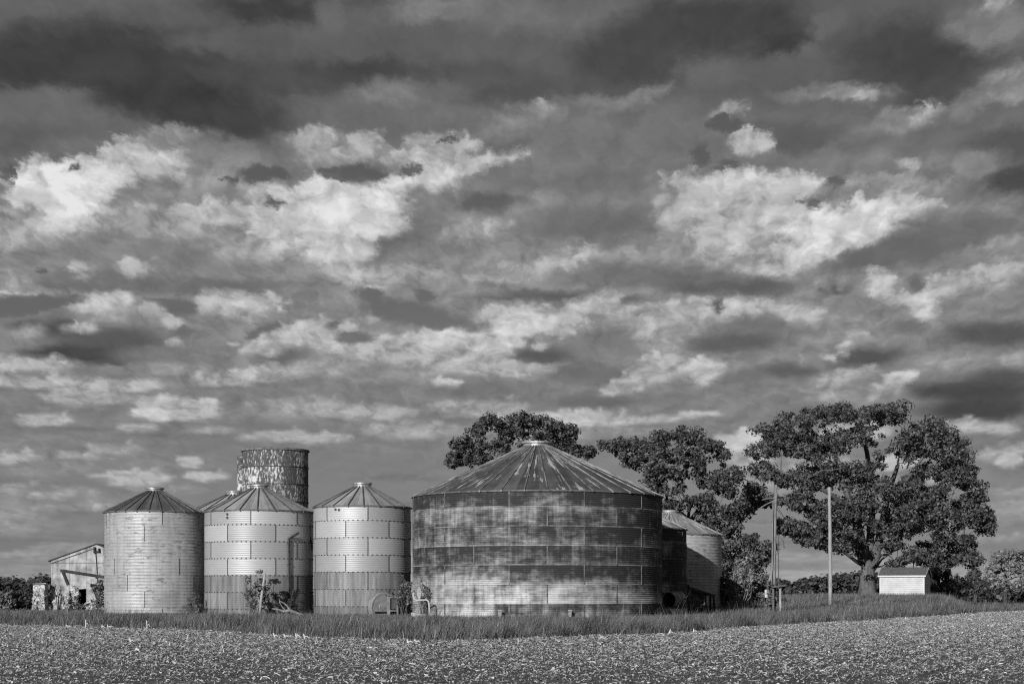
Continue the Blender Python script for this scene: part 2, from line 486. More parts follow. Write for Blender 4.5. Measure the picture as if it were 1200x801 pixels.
def build_world():
    tone, gap = sky_grid()
    fin = finish_group()
    blocks = [[block_group(sg_, bd, tone, gap, fin) for sg_ in range(NSEG)] for bd in range(NB)]
    # the sky node tree itself, kept in a group until it is complete
    g = bpy.data.node_groups.new('cloudy_sky', 'ShaderNodeTree')
    g.interface.new_socket('background', in_out='OUTPUT', socket_type='NodeSocketShader')
    n = NT(g)
    go = n.node('NodeGroupOutput')
    d = n.node('ShaderNodeTexCoord').outputs['Generated']
    dx, dy, dz = n.xyz(d)
    az = n.m('ARCTAN2', dx, dy)
    hor = n.m('SQRT', n.m('ADD', n.m('MULTIPLY', dx, dx), n.m('MULTIPLY', dy, dy)))
    s = n.m('MAXIMUM', n.m('DIVIDE', dz, n.m('MAXIMUM', hor, 0.02)), 0.0)
    sk = n.m('ADD', s, SK)
    ln = n.m('LOGARITHM', sk, math.e)
    den = n.m('MULTIPLY_ADD', s, 0.32, 0.15)
    # cloud-deck coordinates: features shrink and flatten towards the horizon
    cu = n.m('DIVIDE', az, den)
    cv = n.m('ADD', n.m('MULTIPLY', ln, 1.35), n.m('MULTIPLY', n.m('LOGARITHM', n.m('ADD', s, 0.02), math.e), 0.35))
    cc = n.vec(n.m('ADD', cu, n.m('MULTIPLY', cv, 0.10)), cv, 0.0)
    n1x, n1y, _ = n.xyz(n.noise(cc, 5.0, 2.0, 0.5, color=True))
    n2x, n2y, _ = n.xyz(n.noise(cc, 17.0, 7.0, 0.66, color=True))
    wf = n.ss(s, 0.02, 0.27, 0.30, 1.0)
    ox = n.m('ADD', n.m('MULTIPLY', n.m('SUBTRACT', n1x, 0.5), W1), n.m('MULTIPLY', n.m('SUBTRACT', n2x, 0.5), W2))
    oy = n.m('ADD', n.m('MULTIPLY', n.m('SUBTRACT', n1y, 0.5), W1 * .7), n.m('MULTIPLY', n.m('SUBTRACT', n2y, 0.5), W2 * .8))
    ox, oy = n.m('MULTIPLY', ox, wf), n.m('MULTIPLY', oy, wf)
    azw = n.m('ADD', az, n.m('MULTIPLY', ox, den))
    sw = n.m('ADD', s, n.m('MULTIPLY', oy, n.m('MULTIPLY_ADD', s, 0.62, 0.035)))
    l0, l1 = math.log(S0 + SG), math.log(S1 + SG)
    lg = n.m('LOGARITHM', n.m('ADD', n.m('MAXIMUM', sw, 0.0), SG), math.e)
    tv = n.m('MULTIPLY', n.ss(lg, l0, l1, 0.0, 1.0, 'LINEAR'), NROW - 1.0)
    # billows: heaped cloud structure, lit from the upper left like the ground
    nw = n.noise(cc, 9.0, 4.0, 0.6, color=True)
    cw = n.vm('ADD', cc, n.vm('MULTIPLY', n.vm('SUBTRACT', nw, (0.5, 0.5, 0.5)), (0.16, 0.12, 0.0)))

    def heap(v, det):
        vo = n.node('ShaderNodeTexVoronoi', voronoi_dimensions='2D', feature='SMOOTH_F1')
        n.put(vo.inputs['Vector'], v)
        vo.inputs['Scale'].default_value = 6.5
        vo.inputs['Detail'].default_value = det
        vo.inputs['Roughness'].default_value = 0.6
        vo.inputs['Lacunarity'].default_value = 2.1
        vo.inputs['Smoothness'].default_value = 0.3
        vo.normalize = True
        return vo.outputs['Distance']
    h0 = heap(cw, 3.0)
    h1 = heap(n.vm('ADD', cw, (-0.020, 0.034, 0.0)), 3.0)
    relief = n.m('SUBTRACT', h1, h0)
    f0 = n.noise(cc, 5.5, 8.0, 0.60, 0.0)
    fine = n.noise(cw, 30.0, 5.0, 0.65)
    low = n.ss(s, 0.0, 0.15, 0.40, 1.0)
    det = n.m('ADD', n.m('MULTIPLY', n.m('SUBTRACT', f0, 0.5), K_F), n.m('MULTIPLY', relief, K_R))
    det = n.m('ADD', det, n.m('MULTIPLY', n.m('SUBTRACT', fine, 0.5), K_N))
    rag = n.m('ADD', n.m('MULTIPLY', n.m('SUBTRACT', f0, 0.5), 0.9), n.m('MULTIPLY', n.m('SUBTRACT', fine, 0.5), 0.8))
    # clear air: the sky texture through a red filter
    sky = n.node('ShaderNodeTexSky', sky_type='NISHITA')
    sky.sun_disc = False
    sky.sun_elevation = SUN_EL
    sky.sun_rotation = PI + SUN_AZ
    sr = n.node('ShaderNodeSeparateColor')
    n.l.new(sky.outputs[0], sr.inputs[0])
    clear = n.m('MULTIPLY', sr.outputs[0], SKY_GAIN)
    # unseen sky overhead and behind, dimmed to lower the ambient fill
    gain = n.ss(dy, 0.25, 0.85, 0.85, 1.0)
    da = (AZ1 - AZ0) / NSEG

    def leaf(bd, sg_):
        b = n.node('ShaderNodeGroup', node_tree=blocks[bd][sg_])
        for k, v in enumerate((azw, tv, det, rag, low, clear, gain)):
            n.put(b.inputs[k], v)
        return b.outputs[0]

    def pick(lo, hi, make, coord, edge):
        """binary choice between blocks: only the chosen one is evaluated"""
        if lo == hi:
            return make(lo)
        mid = (lo + hi + 1) // 2
        mx = n.node('ShaderNodeMixShader')
        n.put(mx.inputs[0], n.m('GREATER_THAN', coord, edge(mid)))
        n.put(mx.inputs[1], pick(lo, mid - 1, make, coord, edge))
        n.put(mx.inputs[2], pick(mid, hi, make, coord, edge))
        return mx.outputs[0]
    top = pick(0, NB - 1, lambda bd: pick(0, NSEG - 1, lambda sg_: leaf(bd, sg_), azw, lambda m_: AZ0 + m_ * da), tv, lambda m_: float(m_ * BR))
    n.put(go.inputs[0], top)
    w = bpy.data.worlds.new('World')
    SC.world = w
    w.use_nodes = True
    wn = NT(w.node_tree)
    gn = wn.node('ShaderNodeGroup', node_tree=g)
    wn.l.new(gn.outputs[0], wn.n['World Output'].inputs[0])
    wn.n['Background'].inputs[1].default_value = 0.1
    w.cycles.sampling_method = 'MANUAL'
    w.cycles.sample_map_resolution = 512


TONE_K, TONE_B = 1.14, 0.028
W1, W2 = 0.075, 0.115
SKY_GAIN = 0.385
K_F, K_R, K_N = 0.17, 0.72, 0.06
build_world()
#@@SKYEND
SC.view_settings.view_transform = 'Standard'
SC.view_settings.look = 'None'
SC.view_settings.exposure = 0.0
SC.view_settings.gamma = 1.0
SC.view_settings.use_curve_mapping = False
SC.cycles.use_denoising = False
SC.cycles.max_bounces = 5
SC.cycles.diffuse_bounces = 2
SC.cycles.use_adaptive_sampling = True
SC.cycles.adaptive_threshold = 0.02
SC.cycles.filter_width = 1.2

# ------------------------------------------------------------------ terrain
EDGE = [(-160, 190), (-60, 118), (-40, 98), (-23.5, 79), (-15.2, 70.5), (-9.5, 62), (-5, 53.2), (-1.05, 52.4), (2.95, 58.5), (6.3, 62.5),
        (10.3, 75), (18.1, 90), (23.9, 103), (31, 118), (38, 136), (46, 150), (60, 168), (160, 190)]
EX, EY = [e[0] for e in EDGE], [e[1] for e in EDGE]


def edge_y(x):
    x = np.asarray(x, float)
    acc = 0
    for k in (-1.6, -0.8, 0, 0.8, 1.6):
        acc = acc + np.interp(x + k, EX, EY)
    return acc / 5 + 0.5 * np.sin(x * 0.9) + 0.3 * np.sin(x * 2.3 + 1)


def height(x, y):
    x, y = np.asarray(x, float), np.asarray(y, float)
    h = 1.12 * sstep(112, 150, y) * sstep(5, 15, x) * (1 - sstep(0.248, 0.272, x / np.maximum(y, 1)))
    h = h + 0.42 * np.exp(-((x - 31.5) / 2.2) ** 2 - ((y - 131) / 5) ** 2)       # low mound before the swale
    h = np.maximum(h, 1.25 * sstep(170, 520, y))
    h = h + 0.07 * sstep(0.0, 4.0, y - edge_y(x)) * (1 - sstep(150, 200, y))
    h = h - 0.35 * np.exp(-((x - 50) / 12) ** 2 - ((y - 172) / 10) ** 2)
    return h


def hz(x, y):
    return float(height(x, y))


def soil_fn(n):
    co = objco(n)
    a = n.noise(co, 0.35, 4, 0.6)
    b = n.noise(co, 9.0, 6, 0.7)
    c = n.noise(co, 40.0, 3, 0.6)
    base = n.ss(n.m('ADD', n.m('MULTIPLY', a, 0.5), n.m('MULTIPLY', b, 0.5)), 0.35, 0.66, 0.065, 0.16)
    return {'base': base, 'rough': 0.95, 'bump': n.m('ADD', b, n.m('MULTIPLY', c, 0.4)), 'bump_s': 0.9, 'bump_d': 0.10}


def turf_fn(n):
    co = objco(n)
    b = n.noise(co, 1.4, 6, 0.7)
    return {'base': n.ss(b, 0.3, 0.7, 0.035, 0.085), 'rough': 1.0, 'bump': b, 'bump_s': 0.8, 'bump_d': 0.2}


def sheet(name, xs, ys_of, m, lift=0.0, jit=0.0):
    """grid over columns xs; ys_of(x) gives the row positions for every column (same count)"""
    ys = np.array([ys_of(x) for x in xs])
    X = np.repeat(np.asarray(xs)[:, None], ys.shape[1], 1)
    Z = height(X, ys) + lift
    if jit:
        k = np.zeros(X.shape)
        for i in range(X.shape[0]):
            for j in range(X.shape[1]):
                k[i, j] = mnoise.noise((X[i, j] * 1.1, ys[i, j] * 1.1, 3.0)) * jit
        Z = Z + k
    v = np.stack([X, ys, Z], -1).reshape(-1, 3)
    nr = ys.shape[1]
    i, j = np.meshgrid(np.arange(len(xs) - 1), np.arange(nr - 1), indexing='ij')
    a = (i * nr + j).ravel()
    f = np.stack([a, a + nr, a + nr + 1, a + 1], 1)
    o = np_mesh(name, v, 4, m, faces=f, smooth=True)
    return tag(o, kind='structure')


M_soil = mat('tilled_soil', soil_fn)
M_turf = mat('turf', turf_fn)
xs_in = list(np.arange(-60, 70.1, 0.75))
field_xs = [-400, -250, -160, -110, -80] + xs_in + [85, 110, 160, 250, 400]
fld = sheet('field', field_xs, lambda x: np.concatenate([[-80, -30, 0, 12, 20], np.linspace(24, float(edge_y(x)), 110)]), M_soil, 0.012, 0.035)
gnd_xs = [-4000, -2000, -1000, -600, -400, -250, -160, -110, -80] + list(np.arange(-60, 70.1, 1.5)) + [85, 110, 160, 250, 400, 600, 1000, 2000, 4000]
gnd = sheet('ground', gnd_xs, lambda x: np.concatenate([
    float(edge_y(x)) - 0.25 + np.array([0, 0.4, 0.8, 1.5, 3, 5, 8]),
    np.linspace(float(edge_y(x)) + 12, 200, 46), [215, 235, 260, 300, 350, 420, 520, 700, 1200, 2500, 6000]]), M_turf)

# the far field on the right, beyond the swale: a pale stubble strip
def farfield_fn(n):
    b = n.noise(objco(n), 0.8, 6, 0.7)
    return {'base': n.ss(b, 0.3, 0.7, 0.08, 0.18), 'rough': 1.0}
sheet('far_field', list(np.linspace(44, 330, 60)), lambda x: np.linspace(186 + 6 * math.sin(x * .07), 400, 30), mat('far_stubble', farfield_fn), 0.05)


# ------------------------------------------------------------------ stubble litter and grass
def litter_fn(n):
    r = island(n)
    v = n.m('POWER', r, 2.2)
    return {'base': n.ss(v, 0.0, 1.0, 0.23, 0.60, 'LINEAR'), 'rough': 0.8}


def clump_noise(x, y, f, seed=0.0):
    return np.array([mnoise.noise((a * f, b * f, seed)) for a, b in zip(x, y)])


def make_litter():
    # even density on the ground from the nearest visible furrow to the verge
    N = 1300000
    y = 25 + (RNG.random(N) ** 0.8) * 135
    x = (RNG.random(N) * 2 - 1) * (0.34 * y + 7)
    k = (y < edge_y(x) + 0.4 + RNG.normal(0, 0.35, N))
    x, y = x[k], y[k]
    # furrows run away to the right; litter gathers between them
    fur = np.sin((x * 0.93 - y * 0.36) * 2 * PI / 0.76)
    k = RNG.random(len(x)) < 0.62 + np.where(x > 3, 0.26, 0.12) * fur
    x, y = x[k], y[k]
    n = len(x)
    ln = np.clip(RNG.lognormal(math.log(0.043), 0.55, n), 0.02, 0.26) * (0.6 + 0.010 * np.minimum(y, 85))
    wd = np.clip(RNG.lognormal(math.log(0.0155), 0.45, n), 0.007, 0.05) * (0.6 + 0.011 * np.minimum(y, 85))
    a = RNG.random(n) * 2 * PI
    pitch = RNG.normal(0, 0.24, n) + (RNG.random(n) < 0.07) * RNG.random(n) * 0.9
    roll = RNG.normal(0, 0.6, n)
    d = np.stack([np.cos(a) * np.cos(pitch), np.sin(a) * np.cos(pitch), np.sin(pitch)], 1)
    s = np.stack([-np.sin(a) * np.cos(roll), np.cos(a) * np.cos(roll), np.sin(roll)], 1)
    c = np.stack([x, y, height(x, y) + 0.03 + RNG.random(n) * 0.045 + np.abs(np.sin(pitch)) * ln * 0.5], 1)
    u = np.stack([0 * x, 0 * x, 1 + 0 * x], 1)
    L, W = (ln / 2)[:, None], (wd / 2)[:, None]
    bend = (RNG.normal(0, 0.16, n) * ln)[:, None] * u
    p0, p1, p2 = c - d * L, c + bend, c + d * L
    v = np.stack([p0 - s * W, p0 + s * W, p1 - s * W, p1 + s * W, p2 - s * W * .7, p2 + s * W * .7], 1).reshape(-1, 3)
    b = np.arange(n)[:, None] * 6
    f = np.concatenate([b + np.array([0, 2, 3, 1]), b + np.array([2, 4, 5, 3])])
    o = np_mesh('crop_stubble', v, 4, mat('corn_litter', litter_fn), faces=f)
    tag(o, 'pale broken stalk litter lying over the tilled field in front', 'stubble', kind='stuff')


make_litter()

BIN_SITES = []          # x, y, radius: filled before the grass grows


def grass_fn(n):
    g = n.node('ShaderNodeNewGeometry')
    co = g.outputs['Position']
    r = g.outputs['Random Per Island']
    b = n.noise(co, 0.6, 4, 0.7)
    v = n.m('ADD', n.m('MULTIPLY', r, 0.5), n.m('MULTIPLY_ADD', b, 1.3, -0.35))
    dry = n.m('GREATER_THAN', r, 0.96)
    return {'base': n.mix(dry, n.ss(v, 0.15, 0.95, 0.03, 0.25), 0.42), 'rough': 0.6, 'translucent': 0.25}


def make_grass():
    N = 1800000
    y = 50 + RNG.random(N) ** 1.25 * 145
    x = (RNG.random(N) * 2 - 1) * (0.315 * y + 2)
    d = y - edge_y(x)
    dens = np.where(y < 125, 0.9, 0.55)
    k = (d > RNG.normal(0.1, 0.25, N)) & (RNG.random(N) < dens)
    x, y, d = x[k], y[k], d[k]
    for bx, by, br in BIN_SITES:
        k = (x - bx) ** 2 + (y - by) ** 2 > br * br
        x, y, d = x[k], y[k], d[k]
    k = ~((x > 46) & (y > 186) & (RNG.random(len(x)) < .8))
    x, y, d = x[k], y[k], d[k]
    cn = clump_noise(x, y, 0.55)
    cn2 = clump_noise(x, y, 2.1, 5.0)
    n = len(x)
    front = 1 - sstep(1.0, 17.0, d)
    tall = np.where((x > 12) & (y > 112), 0.16, 0.0)
    h = (0.13 + tall + 0.20 * front + (0.11 + 0.26 * front) * cn * 1.4 + (0.10 + 0.30 * front) * cn2) * RNG.lognormal(0, 0.25, n)
    k = h > 0.05
    x, y, h, d = x[k], y[k], h[k], d[k]
    n = len(x)
    w = (0.008 + 0.009 * RNG.random(n)) * (0.6 + y / 110)
    a = RNG.random(n) * 2 * PI
    s = np.stack([np.cos(a), np.sin(a), 0 * a], 1)
    la = RNG.random(n) * 2 * PI
    lean = (0.10 + 0.55 * RNG.random(n) ** 1.6) * h
    l = np.stack([np.cos(la) * lean + 0.12 * h, np.sin(la) * lean, 0 * la], 1)
    c = np.stack([x, y, height(x, y) - 0.03], 1)
    up = np.stack([0 * h, 0 * h, h], 1)
    W = (w / 2)[:, None]
    p1 = c + up * 0.55 + l * 0.35
    p2 = c + up + l
    v = np.stack([c - s * W, c + s * W, p1 - s * W * .8, p1 + s * W * .8, p2], 1).reshape(-1, 3)
    b = np.arange(n)[:, None] * 5
    f = [b + np.array([0, 1, 3, 2]), b + np.array([2, 3, 4])]
    o = np_mesh('grass', v, 4, mat('meadow_grass', grass_fn), faces=f)
    tag(o, 'rough uncut grass on the verge between field and grain bins', 'grass', kind='stuff')


# ------------------------------------------------------------------ grain bins
RING = 1.118
PHASE = 0.15             # the top ring is cut a little shorter


def polar(n):
    """object space: arc angle (0 faces the camera, + to the right), height"""
    x, y, z = n.xyz(objco(n))
    return n.m('ARCTAN2', x, n.m('MULTIPLY', y, -1.0)), z, x, y


def bin_wall_mat(name, kind, rad, h, npan, off):
    def fn(n):
        ang, z, x, y = polar(n)
        arc = n.m('MULTIPLY', ang, rad)
        dz = n.m('ADD', n.m('DIVIDE', n.m('SUBTRACT', h, z), RING), PHASE)           # ring count from the eave down
        ring = n.m('FLOOR', dz)
        odd = n.m('MODULO', ring, 2.0)
        pa = 2 * PI / npan
        pan = n.m('FLOOR', n.m('DIVIDE', n.m('SUBTRACT', ang, n.m('ADD', off, n.m('MULTIPLY', odd, pa / 2))), pa))
        wn = n.node('ShaderNodeTexWhiteNoise', noise_dimensions='3D')
        n.put(wn.inputs[0], n.vec(ring, pan, 3.0 + rad))
        pr = wn.outputs[0]
        cyl = n.vec(arc, n.m('MULTIPLY', y, 0.0), z)
        streak = n.noise(n.vec(n.m('MULTIPLY', arc, 3.2), 0.0, n.m('MULTIPLY', z, 0.28)), 1.0, 6, 0.65)
        blotch = n.noise(n.vec(arc, 0.0, z), 0.55, 6, 0.62)
        grain = n.noise(n.vec(n.m('MULTIPLY', arc, 0.7), 0.0, n.m('MULTIPLY', z, 5.0)), 1.6, 5, 0.7)
        fine = n.noise(n.vec(n.m('MULTIPLY', arc, 7.0), 0.0, n.m('MULTIPLY', z, 1.0)), 2.0, 4, 0.7)
        if kind == 'old':            # weathered steel with flaked dark patches
            base = n.ss(n.m('ADD', n.m('MULTIPLY', pr, 0.25), n.m('MULTIPLY', blotch, 0.9)), 0.2, 0.9, 0.27, 0.44)
            base = n.m('MULTIPLY', base, n.ss(streak, 0.25, 0.6, 0.78, 1.06))
            g2 = n.noise(n.vec(n.m('MULTIPLY', arc, 0.9), 0.0, n.m('MULTIPLY', z, 3.4)), 1.5, 9, 0.76)
            fl = n.ss(n.m('ADD', n.m('MULTIPLY', g2, 0.85), n.m('MULTIPLY', blotch, 0.4)), 0.655, 0.73)
            base = n.mix(n.m('MULTIPLY', fl, 0.65), base, 0.10)
            base = n.m('MULTIPLY', base, n.ss(grain, 0.3, 0.7, 0.86, 1.06))
            rough = n.mix(fl, 0.58, 0.85)
        elif kind == 'clean':        # galvanised rings over two weathered bottom rings
            base = n.ss(n.m('ADD', n.m('MULTIPLY', pr, 0.7), n.m('MULTIPLY', blotch, 0.35)), 0.2, 1.0, 0.33, 0.46)
            base = n.m('MULTIPLY', base, n.ss(grain, 0.25, 0.75, 0.90, 1.04))
            low = n.ss(n.m('ADD', dz, n.m('MULTIPLY_ADD', fine, 0.30, -0.13)), 3.97, 4.05)
            lb = n.ss(n.m('ADD', n.m('MULTIPLY', streak, 0.8), n.m('MULTIPLY', fine, 0.3)), 0.33, 0.78, 0.11, 0.29)
            lb = n.m('MULTIPLY', lb, n.ss(pr, 0.0, 1.0, 0.8, 1.25))
            base = n.mix(low, base, lb)
            rough = n.mix(low, 0.52, 0.8)
        else:                        # big bin: rusted and stained panels, ring by ring
            bandn = n.noise(n.vec(n.m('MULTIPLY', arc, 0.60), 0.0, n.m('MULTIPLY', z, 1.25)), 1.0, 7, 0.66, 0.25)
            hs = n.noise(n.vec(n.m('MULTIPLY', arc, 0.8), 0.0, n.m('MULTIPLY', z, 7.0)), 1.0, 5, 0.7)  # level streaks: corrugation glints put into the wall colour
            t = n.m('ADD', n.m('MULTIPLY_ADD', streak, 1.0, -0.5), n.m('MULTIPLY_ADD', bandn, 2.3, -1.15))
            crisp = n.noise(n.vec(n.m('MULTIPLY', arc, 4.2), 0.0, n.m('MULTIPLY', z, 0.5)), 1.0, 6, 0.72)
            t = n.m('ADD', t, n.m('MULTIPLY_ADD', crisp, 0.7, -0.39))
            t = n.m('ADD', t, n.m('MULTIPLY', hs, 0.8))
            fr = n.m('FRACT', dz)
            # how sound the zinc is, ring by ring and sheet by sheet
            for i, val in enumerate((-0.30, 0.01, -0.05, -0.11, -0.20, -0.02, 0.0)):
                t = n.m('ADD', t, n.m('MULTIPLY', n.m('COMPARE', ring, float(i), 0.1), val))
            t = n.m('ADD', t, n.m('MULTIPLY', n.m('SUBTRACT', pr, 0.5), 0.28))
            r1 = n.m('COMPARE', ring, 1.0, 0.1)
            t = n.m('ADD', t, n.m('MULTIPLY', n.m('SUBTRACT', fr, 0.5), n.m('MULTIPLY_ADD', r1, -0.62, 0.28)))
            # scoured pale lower wall with a ragged upper limit, stained again at the bottom right
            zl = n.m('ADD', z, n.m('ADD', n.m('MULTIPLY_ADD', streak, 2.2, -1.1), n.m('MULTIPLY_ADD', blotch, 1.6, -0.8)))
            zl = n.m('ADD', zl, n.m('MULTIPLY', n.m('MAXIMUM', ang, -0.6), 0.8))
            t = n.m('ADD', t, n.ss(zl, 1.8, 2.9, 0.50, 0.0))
            t = n.m('ADD', t, n.ss(ang, 0.0, 0.9, 0.0, -0.20))  # whole wall gets darker towards the right
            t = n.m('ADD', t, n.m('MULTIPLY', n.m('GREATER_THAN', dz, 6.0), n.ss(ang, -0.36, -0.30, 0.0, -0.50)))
            base = n.m('MULTIPLY_ADD', n.m('POWER', n.ss(t, 0.0, 1.08, 0.0, 1.0, 'LINEAR'), 1.6), 0.46, 0.035)
            base = n.m('MULTIPLY', base, n.ss(grain, 0.3, 0.7, 0.86, 1.08))
            # pale scoured line along each ring's lower lap
            lap = n.m('MULTIPLY', n.ss(fr, 0.90, 0.985), n.ss(blotch, 0.40, 0.62))
            base = n.mix(n.m('MULTIPLY', lap, 0.55), base, 0.40)
            rough = n.ss(t, 0.5, 0.85, 0.8, 0.6)
        return {'base': base, 'rough': rough, 'metal': 0.22 if kind != 'big' else 0.15, 'bump': grain, 'bump_s': 0.25, 'bump_d': 0.01}
    return mat(name, fn)


def plain_fn(lo, hi, sc=3.0, rough=0.7, metal=0.0, st=(1, 1, 1)):
    def fn(n):
        v = n.vm('MULTIPLY', objco(n), st)
        a = n.noise(v, sc, 6, 0.65)
        return {'base': n.ss(a, 0.3, 0.7, lo, hi), 'rough': rough, 'metal': metal, 'bump': a, 'bump_s': 0.3, 'bump_d': 0.02}
    return fn


def roof_fn(npan, lo, hi, peel):
    def fn(n):
        ang, z, x, y = polar(n)
        rr = n.m('SQRT', n.m('ADD', n.m('MULTIPLY', x, x), n.m('MULTIPLY', y, y)))
        pan = n.m('FLOOR', n.m('MULTIPLY', ang, npan / (2 * PI)))
        wn = n.node('ShaderNodeTexWhiteNoise', noise_dimensions='2D')
        n.put(wn.inputs[0], n.vec(pan, 7.0))
        pr = wn.outputs[0]
        st = n.noise(n.vec(n.m('MULTIPLY', ang, 14.0), n.m('MULTIPLY', rr, 0.45), 0.0), 1.0, 6, 0.7)
        bl = n.noise(n.vec(x, y, z), 0.9, 5, 0.65)
        base = n.ss(n.m('ADD', n.m('MULTIPLY', bl, 0.8), n.m('MULTIPLY', pr, 0.35)), 0.25, 0.9, lo, hi)
        base = n.m('MULTIPLY', base, n.ss(st, 0.3, 0.7, 0.8, 1.15))
        if peel:
            st2 = n.noise(n.vec(n.m('MULTIPLY', ang, 17.0), n.m('MULTIPLY', rr, 0.30), 4.0), 1.0, 7, 0.72)
            bl2 = n.noise(n.vec(x, y, z), 0.35, 3, 0.5)
            pk = n.m('ADD', n.m('MULTIPLY', st2, 0.72), n.m('MULTIPLY', bl2, 0.38))
            e = n.ss(pk, 0.645 - peel, 0.665 - peel)
            base = n.mix(n.m('MULTIPLY', e, 0.85), base, 0.50)
        return {'base': base, 'rough': 0.62, 'metal': 0.2, 'bump': bl, 'bump_s': 0.2, 'bump_d': 0.02}
    return fn


M_seam = mat('dark_stained_seam_steel', plain_fn(0.03, 0.07, 6.0, 0.7))  # dark stain colour of the seam strips and ports
M_bolt = mat('rusty_bolt', plain_fn(0.03, 0.08, 9.0, 0.7))
M_rib = mat('roof_rib_dark', plain_fn(0.05, 0.12, 3.0, 0.6))
M_ribpale = mat('roof_rib_pale', plain_fn(0.05, 0.30, 1.3, 0.7))
M_cap = mat('cap_steel', plain_fn(0.18, 0.42, 4.0, 0.5, 0.4))
M_rim = mat('eave_steel', plain_fn(0.10, 0.22, 3.0, 0.6, 0.3))


def grain_bin(label, loc, rad, h, slope, npan, off, kind, roof, pitch, capr, caph, seams=True, bolts=True, group='round steel grain bins', nrib=24, pale=False, seam_w=0.05, ribm=None):
    root = thing('grain_bin', label, 'grain bin', loc, 0, group)
    BIN_SITES.append((loc[0], loc[1], rad))
    # wall: real corrugation, rings lapped by a few millimetres
    mb = MB()
    zs = np.arange(-0.6, h + 1e-6, pitch / 6)
    amp = {'old': .009, 'clean': .005, 'big': .012}[kind]
    prof = [(rad + amp * math.cos(2 * PI * z / pitch) + (0.004 if int(max(0, (h - z)) / RING + PHASE) % 2 else 0.0), z) for z in zs]
    prof.append((rad, h))
    mb.lathe(prof, 112)
    mb.slot = 1
    nr = int((h + 0.6) / RING) + 1
    pa = 2 * PI / npan
    for i in range(nr):
        z1 = h - max(0.0, i - PHASE) * RING
        z0 = max(h - (i + 1 - PHASE) * RING, -0.5)
        if z1 < 0.1:
            break
        if seams:
            for k in range(npan):
                a = off + k * pa + (pa / 2 if i % 2 else 0)
                if math.cos(a) < -0.2:
                    continue
                c = (math.sin(a) * (rad + 0.012), -math.cos(a) * (rad + 0.012), (z0 + z1) / 2)
                if seams == 'few' and (i * 5 + k * 3) % 7 > 2:
                    continue
                mb.box(c, (seam_w, 0.03, z1 - z0 - 0.03), Matrix.Rotation(a, 3, 'Z'))
        if bolts and i > 0:
            nb = int(2 * PI * rad / 0.31)
            mb.slot = 2
            for k in range(nb):
                a = 2 * PI * k / nb
                if math.cos(a) < -0.2:
                    continue
                c = (math.sin(a) * (rad + 0.02), -math.cos(a) * (rad + 0.02), z1 + random.uniform(-.006, .006))
                mb.box(c, (0.085, 0.035, 0.065), Matrix.Rotation(a, 3, 'Z'))
            mb.slot = 0
            mb.lathe([(rad + 0.004, z1 - 0.012), (rad + 0.022, z1 - 0.012), (rad + 0.022, z1 + 0.010), (rad + 0.004, z1 + 0.010)], 96)
            mb.slot = 1
    mb.build('wall', [bin_wall_mat('wall_' + kind + '_%.2f_%.2f' % (rad, off), kind, rad, h, npan, off), M_seam if not pale else mat('lap_steel', plain_fn(0.04, 0.20, 2.0, 0.6)), M_bolt], root, smooth=True)
    # eave band
    mb = MB()
    mb.lathe([(rad + 0.005, h - 0.04), (rad + 0.075, h - 0.05), (rad + 0.09, h + 0.025), (rad + 0.03, h + 0.04)], 112)
    mb.build('eave_band', M_rim, root)
    # roof cone of folded sheets with standing ribs
    mb = MB()
    r1 = capr * 0.92
    ztop = h + (rad - r1) * math.tan(slope)
    ro = rad + 0.085
    zo = h + 0.03 - 0.085 * math.tan(slope)
    mb.lathe([(ro, zo + 0.006), (rad * .66 + r1 * .34, h + 0.03 + (rad - (rad * .66 + r1 * .34)) * math.tan(slope)), (r1, ztop + 0.03)], nrib * 2)
    mb.slot = 1
    for k in range(nrib):
        a = 2 * PI * (k + 0.37) / nrib
        dx, dy = math.sin(a), -math.cos(a)
        p = (dx * (ro + 0.01), dy * (ro + 0.01), zo + 0.03)
        q = (dx * r1, dy * r1, ztop + 0.055)
        mb.bar(p, q, 0.055 if nrib < 30 else 0.045, 0.09 if nrib < 30 else 0.06)
        mb.box((dx * (ro + 0.012), dy * (ro + 0.012), zo - 0.01), (0.10, 0.05, 0.09), Matrix.Rotation(a, 3, 'Z'))
    mb.build('roof', [roof, ribm or (M_ribpale if pale else M_rib)], root)
    mb = MB()
    mb.lathe([(capr, ztop - 0.02), (capr, ztop + caph * .55), (capr * 1.13, ztop + caph * .58), (capr * 1.13, ztop + caph * .86), (capr * .8, ztop + caph), (0.01, ztop + caph * 1.02)], 28)
    cap = mb.build('roof_cap', M_cap, root)
    mb = MB()
    mb.bar((-capr * .8, -0.2, ztop + caph * 1.0), (capr * .5, -0.2, ztop + caph * 1.03), 0.05, 0.05)
    mb.tube([(-capr * 1.15, -.1, ztop + caph * .4), (-capr * 1.28, -.1, ztop + caph * .8), (-capr * 1.05, -.1, ztop + caph * 1.12)], 0.022, 6)
    mb.build('lid_latch', M_rim, cap)
    return root, ztop


def bin_loc(px, d):
    x = (px - CX) / F_PX * d
    return (x, d, hz(x, d) * 0.0)


def eave_h(py, d, rad):
    return CAMZ + (HY - py) / F_PX * (d - rad)


# left rusty bin
b1, _ = grain_bin('weathered bin with flaked dark rust patches and dark ribbed roof beside the barn', bin_loc(181.5, 118), 3.41, eave_h(598, 118, 3.41), R(27), 9, 0.35, 'old',
                  mat('roof_dark', roof_fn(26, 0.06, 0.15, 0)), 0.215, 0.56, 0.30, seams='few', bolts=False, nrib=26, seam_w=0.03)
